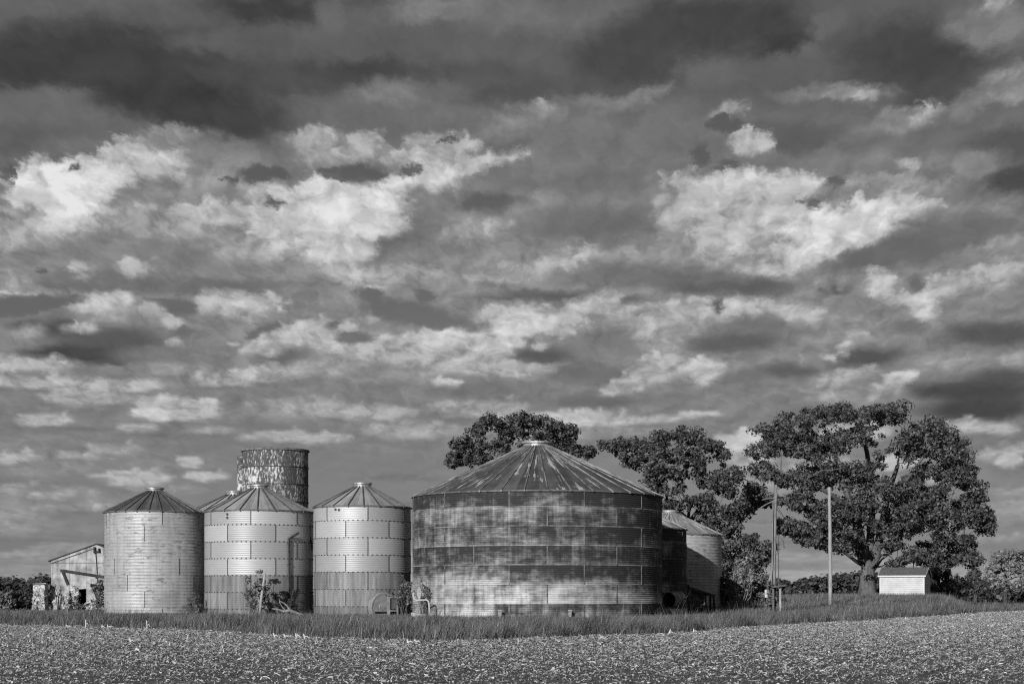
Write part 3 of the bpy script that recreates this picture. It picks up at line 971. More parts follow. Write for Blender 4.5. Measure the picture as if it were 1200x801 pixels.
# second bin with bolted rings
H2 = eave_h(597, 116, 3.65)
b2, zt2 = grain_bin('pale bolted bin with stained bottom and a dark pipe down its right side', bin_loc(303.5, 116), 3.65, H2, R(27), 7, 0.0, 'clean',
                    mat('roof_grey', roof_fn(20, 0.24, 0.40, 0)), 0.14, 0.58, 0.32, nrib=20)
# bin 3
H3 = eave_h(592, 114, 3.23)
b3, zt3 = grain_bin('pale bolted bin with stained bottom behind the round fan housing', bin_loc(424.5, 114), 3.23, H3, R(27), 7, 0.20, 'clean',
                    mat('roof_grey'), 0.14, 0.58, 0.34, nrib=20)
# the bin whose roof peeps out between the first two
bh, _ = grain_bin('half hidden bin showing only its grey roof and cap below the silo', bin_loc(275, 131), 3.65, eave_h(599, 131, 3.65), R(25), 8, 0.1, 'clean',
                  mat('roof_grey'), 0.215, 0.66, 0.34, nrib=20)
# big rusted bin
HB = eave_h(574, 106, 7.74)
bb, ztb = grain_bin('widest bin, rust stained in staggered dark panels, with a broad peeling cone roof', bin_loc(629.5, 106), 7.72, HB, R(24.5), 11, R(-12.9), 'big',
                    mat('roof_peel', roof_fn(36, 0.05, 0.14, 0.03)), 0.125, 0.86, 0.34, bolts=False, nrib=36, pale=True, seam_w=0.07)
# two low bins on the right
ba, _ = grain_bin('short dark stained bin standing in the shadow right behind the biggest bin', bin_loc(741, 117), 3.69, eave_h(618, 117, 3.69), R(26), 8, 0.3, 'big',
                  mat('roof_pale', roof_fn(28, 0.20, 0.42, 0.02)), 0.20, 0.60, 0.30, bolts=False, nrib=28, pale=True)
bo, _ = grain_bin('short light bin with a diagonal shadow across its wall, rightmost of the bins', bin_loc(785, 127), 3.82, eave_h(625, 127, 3.82), R(26), 8, 0.1, 'old',
                  mat('roof_pale'), 0.215, 0.62, 0.30, seams=False, bolts=False, nrib=28, pale=True)

# fittings on bin 2: fill pipe with a slanted head, dark knock-out holes
M_darkpipe = mat('dark_pipe', plain_fn(0.02, 0.05, 4.0, 0.6))
a = math.asin((344 - 303.5) / 63.0)
px_, py_ = math.sin(a) * (3.65 + .10), -math.cos(a) * (3.65 + .10)
mb = MB()
zt = CAMZ + (HY - 631) / F_PX * 113.3
zb = CAMZ + (HY - 692) / F_PX * 113.3
mb.tube([(px_, py_, zb - 1.0), (px_, py_, zt)], 0.075, 10)
mb.tube([(px_ - .05, py_, zt - .05), (px_ + .62, py_ + .30, zt + .42)], 0.08, 10)
for z in (zb, (zb + zt) / 2, zt - .3):
    mb.box((px_, py_ + .04, z), (0.24, 0.12, 0.06))
mb.build('fill_pipe', M_darkpipe, b2)
a = math.asin(.985)
mb = MB()
sx, sy = math.sin(a) * 3.72, -math.cos(a) * 3.72
zz = CAMZ + (HY - 634) / F_PX * 115
mb.tube([(sx - .2, sy - .12, zz + .35), (sx, sy - .05, zz), (sx + .02, sy, zz - .6)], 0.06, 8)
mb.tube([(sx - .25, sy - .1, zz - .35), (sx, sy - .05, zz)], 0.04, 8)
mb.build('side_bracket', M_darkpipe, b2)
for parent, rad, cxp, items, d in ((b2, 3.65, 303.5, ((276, 602), (276, 606)), 112.5), (b3, 3.23, 424.5, ((399, 596.5), (403, 597)), 111)):
    for hx, hy in items:
        a = math.asin((hx - cxp) / (rad / 116 * F_PX))
        z = CAMZ + (HY - hy) / F_PX * d
        mb = MB()
        c = Vector((math.sin(a) * (rad + .02), -math.cos(a) * (rad + .02), z))
        dr = Vector((math.sin(a), -math.cos(a), 0))
        mb.tube([c - dr * .03, c + dr * .02], 0.085, 10)
        mb.build('inspection_port', M_seam, parent)

# ------------------------------------------------------------------ tall silo behind
D = 141
SR = 2.72
sx = (322.5 - CX) / F_PX * D
SH = CAMZ + (HY - 525) / F_PX * (D - SR)
sil = thing('silo', 'tall roofless silo with light paint peeling off a dark body, rising behind the left bins', 'silo', (sx, D, 0))
BIN_SITES.append((sx, D, SR))


def silo_fn(n):
    ang, z, x, y = polar(n)
    arc = n.m('MULTIPLY', ang, SR)
    v = n.vec(n.m('MULTIPLY', arc, 3.0), 0.0, n.m('MULTIPLY', z, 1.0))
    a = n.noise(v, 1.9, 9, 0.76)
    b = n.noise(n.vec(arc, 0.0, z), 0.42, 4, 0.6)
    sheetid = n.m('ADD', n.m('FLOOR', n.m('MULTIPLY', arc, 0.9)), n.m('MULTIPLY', n.m('FLOOR', n.m('DIVIDE', n.m('SUBTRACT', SH, z), 1.42)), 17.0))
    wn = n.node('ShaderNodeTexWhiteNoise', noise_dimensions='1D')
    n.put(wn.inputs['W'], sheetid)
    t = n.m('ADD', n.m('ADD', n.m('MULTIPLY', a, 0.9), n.m('MULTIPLY', b, 0.25)), n.m('MULTIPLY', wn.outputs[0], 0.06))
    e = n.ss(t, 0.60, 0.69)
    dark = n.ss(n.noise(v, 4.0, 5, 0.7), 0.3, 0.7, 0.03, 0.11)
    return {'base': n.mix(e, dark, 0.56), 'rough': 0.8, 'bump': e, 'bump_s': 0.3, 'bump_d': 0.01}


mb = MB()
mb.lathe([(SR, -0.5), (SR, SH), (SR - .09, SH), (SR - .09, SH - 3)], 72)
mb.slot = 1
for k in range(1, 10):
    z = SH - k * 1.42
    if z > 0:
        mb.lathe([(SR + .004, z - .035), (SR + .045, z - .03), (SR + .045, z + .03), (SR + .004, z + .035)], 72)
mb.build('wall', [mat('silo_paint', silo_fn), mat('silo_hoop', plain_fn(0.03, 0.09, 4, 0.8))], sil)
mb = MB()
mb.lathe([(SR - .02, SH - .10), (SR + .11, SH - .08), (SR + .11, SH + .06), (SR - .06, SH + .10), (SR - .12, SH - .05)], 72)
mb.build('rim', mat('silo_rim', plain_fn(0.07, 0.22, 3, 0.7)), sil)
# ladder chute down the left side
mb = MB()
a = R(-78)
cxx, cyy = math.sin(a) * (SR + .05), -math.cos(a) * (SR + .05)
mb.lathe([(0.34, -0.5), (0.34, SH - .48), (0.02, SH - .42)], 14, (cxx, cyy, 0))
mb.build('ladder_chute', mat('silo_paint'), sil)

# ------------------------------------------------------------------ ruined barn at the left
D = 140.0
S = D / F_PX


def bx(px):
    return (px - CX) * S


def bz(py):
    return CAMZ + (HY - py) * S


def block_fn(n):
    co = objco(n)
    x, y, z = n.xyz(co)
    a = n.noise(co, 0.8, 7, 0.68)
    st = n.noise(n.vec(n.m('MULTIPLY', x, 2.5), y, n.m('MULTIPLY', z, 0.5)), 1.2, 6, 0.7)
    base = n.ss(n.m('ADD', n.m('MULTIPLY', a, 0.7), n.m('MULTIPLY', st, 0.35)), 0.36, 0.68, 0.13, 0.50)
    # slab joints
    jz = n.m('ABSOLUTE', n.m('SUBTRACT', z, 4.02))
    jx = n.m('ABSOLUTE', n.m('SUBTRACT', n.m('FRACT', n.m('MULTIPLY', n.m('ADD', x, n.m('MULTIPLY', a, 0.25)), 0.72)), 0.5))
    j = n.m('MAXIMUM', n.ss(jz, 0.02, 0.06, 1.0, 0.0), n.m('MULTIPLY', n.ss(jx, 0.01, 0.045, 1.0, 0.0), 0.55))
    spots = n.ss(n.noise(co, 2.4, 8, 0.75), 0.565, 0.66)
    base = n.mix(n.m('MULTIPLY', n.m('MAXIMUM', j, n.m('MULTIPLY', spots, 0.7)), 0.7), base, 0.09)
    return {'base': base, 'rough': 0.95, 'bump': a, 'bump_s': 0.4, 'bump_d': 0.05}


def rubble_fn(n):
    co = objco(n)
    vo = n.node('ShaderNodeTexVoronoi', feature='DISTANCE_TO_EDGE')
    n.put(vo.inputs['Vector'], n.vm('MULTIPLY', n.vm('ADD', co, n.vm('MULTIPLY', n.noise(co, 2.0, 3, 0.6, color=True), (0.5, 0.5, 0.5))), (1.0, 1.0, 1.5)))
    vo.inputs['Scale'].default_value = 3.4
    v2 = n.node('ShaderNodeTexVoronoi')
    n.put(v2.inputs['Vector'], co)
    v2.inputs['Scale'].default_value = 3.4
    r = n.xyz(v2.outputs['Color'])[0]
    a = n.noise(co, 5.0, 5, 0.7)
    base = n.m('MULTIPLY', n.ss(r, 0, 1, 0.28, 0.62), n.ss(a, 0.25, 0.7, 0.5, 1.1))
    e = n.ss(vo.outputs[0], 0.01, 0.05)
    return {'base': n.mix(e, 0.12, base), 'rough': 0.95, 'bump': e, 'bump_s': 0.8, 'bump_d': 0.06}


M_block = mat('cement_wall', block_fn)
M_rubble = mat('rubble_stone', rubble_fn)
M_wood = mat('old_timber', plain_fn(0.06, 0.16, 3.0, 0.85, 0, (1, 1, 4)))
M_darkwood = mat('dark_timber', plain_fn(0.02, 0.05, 3.0, 0.85))
M_dark = mat('dark_interior', base=0.012, rough=1.0)
barn = thing('barn', 'ruined pale barn with a cracked gable wall and broken beam in front', 'barn', (bx(113), D, 0))
ox = bx(113)
xl, xr, xm = bx(60) - ox, bx(166) - ox, 0.0
ze, zr = bz(657), bz(638)
DEP = 11.0
mb = MB()
# gable wall with a ragged doorway hole at its foot
xd0, xd1, zd = bx(91) - ox, bx(101) - ox, bz(690)
pts = [(xl, -.3), (xd0, -.3), (xd0, zd), (xd1, zd + .05), (xd1, -.3), (xr, -.3), (xr, ze), (xm, zr), (xl, ze)]
th = 0.35
nP = len(pts)
vs = [(x, 0, z) for x, z in pts] + [(x, th, z) for x, z in pts]
mb.add(vs, [(8, 7, 2, 1, 0), (7, 6, 3, 2), (6, 5, 4, 3)] + [tuple(i + nP for i in f[::-1]) for f in ((8, 7, 2, 1, 0), (7, 6, 3, 2), (6, 5, 4, 3))] +
       [(i, (i + 1) % nP, (i + 1) % nP + nP, i + nP) for i in range(nP)])
mb.box((xl + th / 2, DEP / 2 + th / 2, ze / 2 - .2), (th, DEP - .02, ze + .2))
mb.box((xr - th / 2, DEP / 2 + th / 2, ze / 2 - .2), (th, DEP - .02, ze + .2))
mb.box((0, DEP + .3, ze / 2), (xr - xl - .8, .3, ze))
mb.build('wall', M_block, barn)
mb = MB()
for s, xe in ((-1, xl), (1, xr)):
    dx, dz = xe - xm, ze - zr
    L = math.hypot(dx, dz)
    ux, uz = dx / L, dz / L
    p = [(xm, zr + .03), (xm + ux * (L + .25), zr + .03 + uz * (L + .25))]
    t = 0.09
    v = []
    for y in (-0.06, DEP + .6):
        for (x, z) in p:
            v += [(x, y, z), (x, y, z + t)]
    mb.add(v, [(0, 2, 3, 1), (4, 5, 7, 6), (0, 1, 5, 4), (2, 6, 7, 3), (1, 3, 7, 5), (0, 4, 6, 2)])
mb.build('roof', M_darkwood, barn)
mb = MB()
mb.bar((xl - .1, -.05, ze - .22), (-.12, -.05, zr - .26), 0.03, 0.05)
mb.build('verge_board', M_wood, barn)
mb = MB()
mb.box((0.05, -.09, bz(646)), (.5, .12, .14))
mb.box((-0.15, -.12, bz(644)), (.12, .2, .5))
mb.box((0.22, -.12, bz(644.5)), (.10, .18, .34))
mb.tube([(-.05, -.07, bz(648)), (0.02, -.06, bz(660)), (0.10, -.06, bz(682))], 0.03, 6)
mb.build('hoist_bracket', M_darkwood, barn)
mb = MB()
mb.box(((xd0 + xd1) / 2, 1.2, zd / 2 - .2), (xd1 - xd0 + .8, .1, zd + 1.0))
mb.build('doorway_back', M_dark, barn)
# ruined outer frame: a sagging beam on a slanting brace, standing 1.9 m before the wall
PB = 3.4
mb = MB()
k = (D - PB) / D


def q(px, py, dy=0.0):
    dd = D - PB + dy
    return Vector(((px - CX) / F_PX * dd - ox, -PB + dy, CAMZ + (HY - py) / F_PX * dd))


mb.bar(q(71, 668), q(140, 678.5), 0.22, 0.24)
mb.bar(q(73.5, 668.5), q(80, 685), 0.20, 0.22, (1, 0, 0))
mb.bar(q(73, 669), q(76.5, 669.5), 0.25, 0.34)
mb.bar(q(139, 677), q(139, 724), 0.24, 0.24, (1, 0, 0))
mb.build('beam_frame', M_darkwood, barn)
mb = MB()
rng = random.Random(4)


def heap(mb, x0, x1, y0, zfun, n, lo=.16, hi=.42):
    for i in range(n):
        x = rng.uniform(x0, x1)
        top = zfun(x)
        z = top * rng.random() ** .8
        s = rng.uniform(lo, hi)
        M = Matrix.Rotation(rng.uniform(-.4, .4), 3, 'X') @ Matrix.Rotation(rng.uniform(-.5, .5), 3, 'Y') @ Matrix.Rotation(rng.uniform(0, 3), 3, 'Z')
        mb.box((x, y0 - rng.random() * .35 * (1.2 - z / max(top, .2)), z), (s * 1.3, s, s * .75), M)


heap(mb, bx(66) - ox, bx(92) - ox, -.12, lambda x: 0.9 + 1.1 * max(0, 1 - abs((x - (bx(88) - ox)) / 1.3)), 130)
heap(mb, bx(101) - ox, bx(112) - ox, -.10, lambda x: 0.8, 30)
mb.build('fallen_stone', M_rubble, barn)

# stone pillar left of the barn
x0, x1, zt = bx(43), bx(57), bz(684.5)
mb = MB()
cxp = (x0 + x1) / 2
w = (x1 - x0) / 2
v, f = [], []
lv = 9
for i in range(lv):
    t = i / (lv - 1)
    ww = w * (1.10 - .14 * t)
    for sx_, sy_ in ((-1, -1), (1, -1), (1, 1), (-1, 1)):
        v.append((sx_ * ww + rng.uniform(-.05, .05), sy_ * 0.55 + .55 + rng.uniform(-.05, .05), -.3 + t * (zt + .3) + rng.uniform(-.05, .05)))
for i in range(lv - 1):
    for k in range(4):
        a, b = i * 4 + k, i * 4 + (k + 1) % 4
        f.append((a, b, b + 4, a + 4))
f.append(tuple(range((lv - 1) * 4, lv * 4)))
mb.add(v, f)
heap(mb, -w * .9, w * .9, .3, lambda x: zt - .1, 60, .14, .34)
for i in range(10):
    mb.box((rng.uniform(-w, w) * .8, .3 + rng.random() * .5, zt - .02 + rng.random() * .08), (.4, .35, .16), Matrix.Rotation(rng.uniform(-.4, .4), 3, 'Z'))
pil = mb.build('stone_pillar', M_rubble, None, (cxp, D - 1.2, 0))
tag(pil, 'squat rough stone pillar standing alone just left of the ruined barn', 'stone pillar')
mb = MB()
mb.box((0, .5, zt + .04), (w * 2.0, 1.0, .12), Matrix.Rotation(.03, 3, 'Y'))
mb.build('cap_stone', M_wood, pil)

# ------------------------------------------------------------------ white shed under the tree
D = 155.0
S = D / F_PX
gx0, gx1 = (1031 - CX) * S, (1083 - CX) * S
sz0 = hz((gx0 + gx1) / 2, D) - .15
shx = (gx0 + gx1) / 2
ze = CAMZ + (HY - 674) * S
zr = CAMZ + (HY - 666.3) * S + .10
DEP = 2.6
hw = (gx1 - gx0) / 2
shed = thing('shed', 'small white shed with horizontal siding and a dark shingle roof, right of the tree trunk', 'shed', (shx, D, 0), R(-25.0))


def siding_fn(n):
    a = n.noise(objco(n), 1.2, 5, 0.6)
    return {'base': n.ss(a, 0.3, 0.7, 0.40, 0.52), 'rough': 0.6}


def shingle_fn(n):
    co = objco(n)
    br = n.node('ShaderNodeTexBrick')
    x, y, z = n.xyz(co)
    n.put(br.inputs['Vector'], n.vec(x, n.m('MULTIPLY', z, 1.8)))
    br.inputs['Scale'].default_value = 4.0
    br.inputs['Color1'].default_value = (.09, .09, .09, 1)
    br.inputs['Color2'].default_value = (.15, .15, .15, 1)
    br.inputs['Mortar'].default_value = (.02, .02, .02, 1)
    return {'base': br.outputs[0], 'rough': .95}


M_white = mat('white_siding', siding_fn)
mb = MB()
nb = 12
bh_ = (ze - sz0) / nb
for i in range(nb):
    z0 = sz0 + i * bh_
    for (ax, bx_, yy) in ((-hw, hw, 0.0),):
        mb.add([(-hw, -.035, z0), (hw, -.035, z0), (hw, 0, z0 + bh_), (-hw, 0, z0 + bh_), (-hw, .1, z0), (hw, .1, z0), (hw, .1, z0 + bh_), (-hw, .1, z0 + bh_)],
               [(0, 1, 2, 3), (4, 7, 6, 5), (0, 4, 5, 1), (3, 2, 6, 7), (0, 3, 7, 4), (1, 5, 6, 2)])
    for sx_ in (-1, 1):
        X, X2 = sx_ * (hw - .002), sx_ * (hw + .016)
        mb.add([(X2, .02, z0), (X2, DEP, z0), (X, DEP, z0 + bh_), (X, .02, z0 + bh_)], [(0, 1, 2, 3)])
mb.add([(-hw, DEP, sz0), (hw, DEP, sz0), (hw, DEP, ze), (-hw, DEP, ze)], [(0, 1, 2, 3)])
for sx_ in (-1, 1):
    X = sx_ * (hw - .002)
    mb.add([(X, 0.02, ze), (X, DEP, ze), (X, DEP / 2, zr - .04)], [(0, 1, 2)])
mb.build('wall', M_white, shed)
mb = MB()
for sy in (0, 1):
    y0, y1 = (-.16, DEP / 2) if sy == 0 else (DEP + .16, DEP / 2)
    e = ze - .06
    v = []
    for x in (-hw - .14, hw + .14):
        v += [(x, y0, e), (x, y0, e + .08), (x, y1, zr), (x, y1, zr + .08)]
    mb.add(v, [(0, 1, 3, 2), (4, 6, 7, 5), (0, 4, 5, 1), (1, 5, 7, 3), (0, 2, 6, 4), (2, 3, 7, 6)])
mb.build('roof', mat('shingles', shingle_fn), shed)
mb = MB()
mb.box((0, -.175, ze - .05), (2 * hw + .30, .03, .13))
for sx_ in (-1, 1):
    mb.box((sx_ * (hw - .03), -.03, (sz0 + ze) / 2 - .05), (.10, .03, ze - sz0 - .1))
    for y0 in (-.16, DEP + .16):
        mb.bar((sx_ * (hw + .15), y0, ze - .05), (sx_ * (hw + .15), DEP / 2, zr + .01), .03, .12)
mb.build('trim', mat('white_trim', base=0.58, rough=.5), shed)

# ------------------------------------------------------------------ poles
M_pole = mat('weathered_pole', plain_fn(0.10, 0.28, 3.0, 0.9, 0, (3, 3, .4)))
M_twig = mat('bare_twig', plain_fn(0.05, 0.13, 6.0, 0.9))


def pole_pts(px0, py0, px1, py1, d, n=8, wob=.02):
    a, b = P(px0, py0, d), P(px1, py1, d)
    return [a.lerp(b, i / (n - 1)) + Vector((random.uniform(-wob, wob), 0, 0)) for i in range(n)]


D = 116.0
p1 = thing('utility_pole', 'weathered utility pole with a thin second post, broken arms and an overgrown meter box', 'utility pole', (P(906.5, 700, D).x, D, 0))
base = p1.location


def loc(pts):
    return [p - base for p in pts]


mb = MB()
pts = loc(pole_pts(905.5, 722, 908.6, 570.5, D))
mb.tube(pts, [.185 - .06 * i / 7 for i in range(8)], 10)
mb.build('post', M_pole, p1)
mb = MB()
pts = loc(pole_pts(903.4, 722, 906.4, 588, D - .25, 7))
mb.tube(pts, [.06 - .015 * i / 6 for i in range(7)], 8)
mb.build('guy_post', M_pole, p1)
mb = MB()
for a, b, r in (((908, 583.5), (893, 585.5), .035), ((906, 587), (891.5, 594.5), .04), ((908, 580), (898, 579), .025)):
    mb.tube(loc([P(*a, D - .1), P((a[0] + b[0]) / 2, (a[1] + b[1]) / 2 - .6, D - .3), P(*b, D - .5)]), r, 6)
mb.build('broken_arm', M_pole, p1)
mb = MB()
mb.tube(loc([P(912, 700, D), P(912.5, 660, D), P(911.5, 640, D), P(913, 626, D), P(918, 634, D), P(919, 642, D)]), .035, 6)
mb.build('climbing_vine', M_twig, p1)
mb = MB()
c = P(898.3, 695, D - .2) - base
mb.box(c, (.24, .2, .52))
mb.build('meter_box', mat('pale_box', plain_fn(0.40, 0.60, 3, .7)), p1)
mb = MB()
mb.bar(P(897.8, 722, D - .1) - base, P(899.5, 680, D - .1) - base, .10, .10, (1, 0, 0))
mb.build('box_stake', M_wood, p1)

D2 = 114.8
sg = thing('wooden_stand', 'low wooden stand with a tilted board on two legs at the overgrown pole foot', 'stand', (P(911.5, 705, D2).x, D2, 0))
b0 = sg.location
mb = MB()
a, b = P(904.5, 687.5, D2) - b0, P(920, 685.3, D2) - b0
mb.bar(a, b, .7, .09)
mb.build('board', M_wood, sg)
for px in (906, 914.2):
    mb = MB()
    mb.bar(P(px, 722, D2) - b0, P(px, 687.2, D2) - b0, .13, .13, (1, 0, 0))
    mb.build('leg', mat('pale_timber', plain_fn(.18, .42, 3, .9)) if px > 910 else M_wood, sg)

D = 121.5
mb = MB()
b0 = P(972.5, 700, D)
b0.z = 0
pts = [p - b0 for p in pole_pts(973, 708, 972, 570.5, D)]
mb.tube(pts, [.145 - .035 * i / 7 for i in range(8)], 12)
po = mb.build('wooden_pole', mat('tan_pole', plain_fn(0.20, 0.36, 3.0, 0.9, 0, (3, 3, .4))), None, b0, True)
tag(po, 'single bare wooden pole without arms in front of the big tree', 'pole')

# ------------------------------------------------------------------ aeration fan housing beside bin 3
D = 109.6
S = D / F_PX
fan = thing('fan_housing', 'round metal fan housing with a square open duct box, in the grass before the bins', 'fan', ((453.5 - CX) * S, D, 0), 0)
M_fan = mat('fan_steel', plain_fn(0.17, 0.32, 2.5, .6, .2))
M_duct = mat('duct_steel', plain_fn(0.09, 0.20, 2.5, .7, .1))
M_fanpale = mat('fan_rim', plain_fn(0.20, 0.34, 3, .6, .2))
fr = 17.0 * S
fz = CAMZ + (HY - 711.5) * S
turn = Matrix.Rotation(R(34), 4, 'Z')
ctr = Vector(((447.5 - 452) * S, 0, fz))


def ring_xf(v):
    return turn @ Vector(v) + ctr


def drum(mb, prof, n=40):
    """profile (r, y) turned about the local y axis, then turned towards the right"""
    tmp = MB()
    tmp.lathe([(r, y) for r, y in prof], n)
    mb.add([ring_xf((x, z, -y)) for x, y, z in tmp.v], tmp.f)


mb = MB()
drum(mb, [(0.02, -.19), (fr * .40, -.19), (fr * .42, -.15), (fr * .9, -.15), (fr * .96, -.14)])
mb.build('face_plate', M_fan, fan)
mb = MB()
drum(mb, [(fr * .96, -.10), (fr * 1.0, -.12), (fr * 1.0, .26), (fr * .97, .30), (0.02, .30)])
mb.build('drum_shell', M_fanpale, fan)
mb = MB()
drum(mb, [(fr * .93, -.04), (fr * .93, -.17), (fr * 1.02, -.17), (fr * 1.05, -.08), (fr * 1.02, .02)])
drum(mb, [(fr * 1.0, .18), (fr * 1.05, .19), (fr * 1.05, .26), (fr * 1.0, .27)])
mb.build('rim', M_fanpale, fan)
mb = MB()
mb.bar(ring_xf((-fr * .75, -.17, -fr * .30)), ring_xf((fr * .35, -.17, -fr * .30)), .05, .07)
mb.bar(ring_xf((-fr * .75, -.185, -fr * .36)), ring_xf((fr * .35, -.185, -fr * .36)), .06, .03)
mb.build('face_slot', M_dark, fan)
for i in range(3):
    mb = MB()
    c = ring_xf((fr * .1 + i * .2, -.18, fr * (.86 - .05 * i)))
    mb.box(c, (.06, .06, .06))
    mb.build('bolt', M_bolt, fan)
# duct box: open frame with dark inside
X0, X1 = (453.5 - 452) * S, (466.5 - 452) * S
Z0, Z1 = CAMZ + (HY - 725) * S - .3, CAMZ + (HY - 698.5) * S
Zm = CAMZ + (HY - 715) * S
mb = MB()
t = .10
mb.box(((X0 + X1) / 2, -.55, Z1 - t / 2), (X1 - X0, 1.1, t))
mb.box((X0 + t, -.55, (Z0 + Z1 - t) / 2), (t * 2.0, 1.1, Z1 - Z0 - t))
mb.box((X1 - t / 2, -.55, (Z0 + Z1 - t) / 2), (t, 1.1, Z1 - Z0 - t))
mb.box(((X0 + X1) / 2 + t * .5, -.55, Zm), (X1 - X0 - t * 3.1, 1.08, t * .8))
mb.build('duct_box', M_duct, fan)
mb = MB()
mb.box(((X0 + X1) / 2 + t * .5, -.5, (Zm + Z1) / 2), (X1 - X0 - t * 3.1, .9, Z1 - Zm - t * 2.0))
mb.build('inner_panel', mat('dark_steel', plain_fn(.04, .08, 3, .7)), fan)
mb = MB()
mb.box(((X0 + X1) / 2 + t * .5, -.2, (Zm + Z0) / 2 - .1), (X1 - X0 - t * 3.1, .1, Zm - Z0 - .1))
mb.build('back_panel', M_dark, fan)

# bent white pipe and the pale block beside it
D = 100.4
S = D / F_PX
wx = (494 - CX) * S
ctrl = [(484.3, 693.5), (484.4, 698), (485, 700.6), (486.6, 702.3), (489, 703), (495, 702.6), (499.5, 702.4), (501.8, 703.6), (502.7, 706), (503.1, 712), (503.6, 728)]
mb = MB()
mb.tube([P(x, y, D) - Vector((wx, D, 0)) for x, y in ctrl], .052, 10)
wp = mb.build('white_pipe', mat('white_plastic', base=.42, rough=.5), None, (wx, D, 0), True)
tag(wp, 'bent white pipe rising from the grass at the foot of the widest bin', 'pipe')
D = 100.9
S = D / F_PX
mb = MB()
bxx = (491 - CX) * S
z1 = CAMZ + (HY - 717.5) * S
v = []
for x, zt_ in ((-9 * S, z1 + .03), (9 * S, z1 - .10)):
    for y in (-.35, .35):
        v += [(x, y, -.1), (x, y, zt_)]
mb.add(v, [(0, 1, 3, 2), (4, 6, 7, 5), (0, 4, 5, 1), (2, 3, 7, 6), (1, 5, 7, 3), (0, 2, 6, 4)])
cb = mb.build('concrete_block', mat('pale_concrete', plain_fn(.16, .40, 5, .9)), None, (bxx, D, 0))
tag(cb, 'low pale concrete block in the grass below the bent white pipe', 'concrete block')
bm_ = cb.modifiers.new('bevel', 'BEVEL')
bm_.width = .04
bm_.segments = 2
for px, py in ((585.5, 718), (668, 718)):
    D3 = 98.1
    mb = MB()
    mb.box((0, 0, .18), (.17, .10, .42), Matrix.Rotation(.05, 3, 'Y'))
    mb.box((0, -.06, .36), (.22, .05, .06))
    p = P(px, py, D3)
    o = mb.build('vent_stub', mat('pale_concrete'), None, (p.x, D3 + (0.0 if px < 600 else .05), p.z - .2))
    tag(o, 'small pale vent box low on the widest bin wall, %s' % ('left of the two' if px < 600 else 'right of the two'), 'vent box', 'pale vent boxes at the foot of the widest bin')

# ------------------------------------------------------------------ rusty tank and old wagon box, right of the big bin
D = 111.2
S = D / F_PX
tk = thing('tank', 'overturned dark tank with an open round end, overgrown beside the widest bin', 'tank', ((791 - CX) * S, D, 0))
tz = CAMZ + (HY - 703) * S
tr_ = 9.3 * S
M_tank = mat('rusty_tank', plain_fn(.08, .40, 2.0, .85))
tt = Matrix.Rotation(R(-38), 4, 'Z')


def tank_xf(v):
    return tt @ Vector(v) + Vector((0, 0, tz))


tmp = MB()
tmp.lathe([(tr_ * .93, -.74), (tr_ * 1.04, -.78), (tr_ * 1.04, -.70), (tr_, -.68), (tr_, .0), (tr_ * 1.03, .02), (tr_, .05), (tr_, .68), (tr_ * .8, .80), (.02, .86)], 32)
mb = MB()
mb.add([tank_xf((x, z, -y)) for x, y, z in tmp.v], tmp.f)
mb.build('shell', M_tank, tk)
tmp = MB()
tmp.lathe([(tr_ * .93, -.74), (tr_ * .93, .3), (.02, .3)], 32)
mb = MB()
mb.add([tank_xf((x, z, -y)) for x, y, z in tmp.v], tmp.f)
mb.build('hollow', mat('dark_steel'), tk)
mb = MB()
pts = [tank_xf((math.sin(a) * tr_ * 1.12, -.1 + .25 * math.cos(a * .5), math.cos(a) * tr_ * 1.12)) for a in np.linspace(-2.2, 1.6, 16)]
mb.tube(pts, .025, 6)
mb.build('wire_hoop', mat('pale_wire', base=.3, rough=.6), tk)

D = 117.5
S = D / F_PX
wg = thing('wagon_box', 'collapsed dark timber box with a sloping lid on short legs, before the short light bin', 'wagon box', ((822 - CX) * S, D, 0))
wz0 = hz(12.8, D)


def w(px, py, dy=0):
    dd = D + dy
    return Vector(((px - CX) / F_PX * dd - wg.location.x, dy, CAMZ + (HY - py) / F_PX * dd))


mb = MB()
for dy in (-.5, .5):
    mb.add([w(809, 690, dy), w(825, 695.5, dy), w(824, 722, dy), w(808, 722, dy), w(809, 690, dy + .08), w(825, 695.5, dy + .08), w(824, 722, dy + .08), w(808, 722, dy + .08)],
           [(0, 1, 2, 3), (4, 7, 6, 5), (0, 4, 5, 1), (1, 5, 6, 2), (0, 3, 7, 4)])
mb.build('side_board', M_darkwood, wg)
mb = MB()
mb.bar(w(806, 687.0), w(837.5, 697.5), 1.3, .10)
mb.bar(w(807, 689.4), w(836, 699.2), 1.15, .07)
mb.build('lid', M_wood, wg)
mb = MB()
mb.bar(w(806.5, 684, -.55), w(806.5, 722, -.55), .14, .14, (1, 0, 0))
mb.build('post', M_darkwood, wg)
for px in (826.5, 832, 836.5):
    mb = MB()
    mb.bar(w(px, 696.5, -.4 if px != 832 else .4), w(px + .8, 722, -.4 if px != 832 else .4), .13, .13, (1, 0, 0))
    mb.build('leg', M_darkwood, wg)

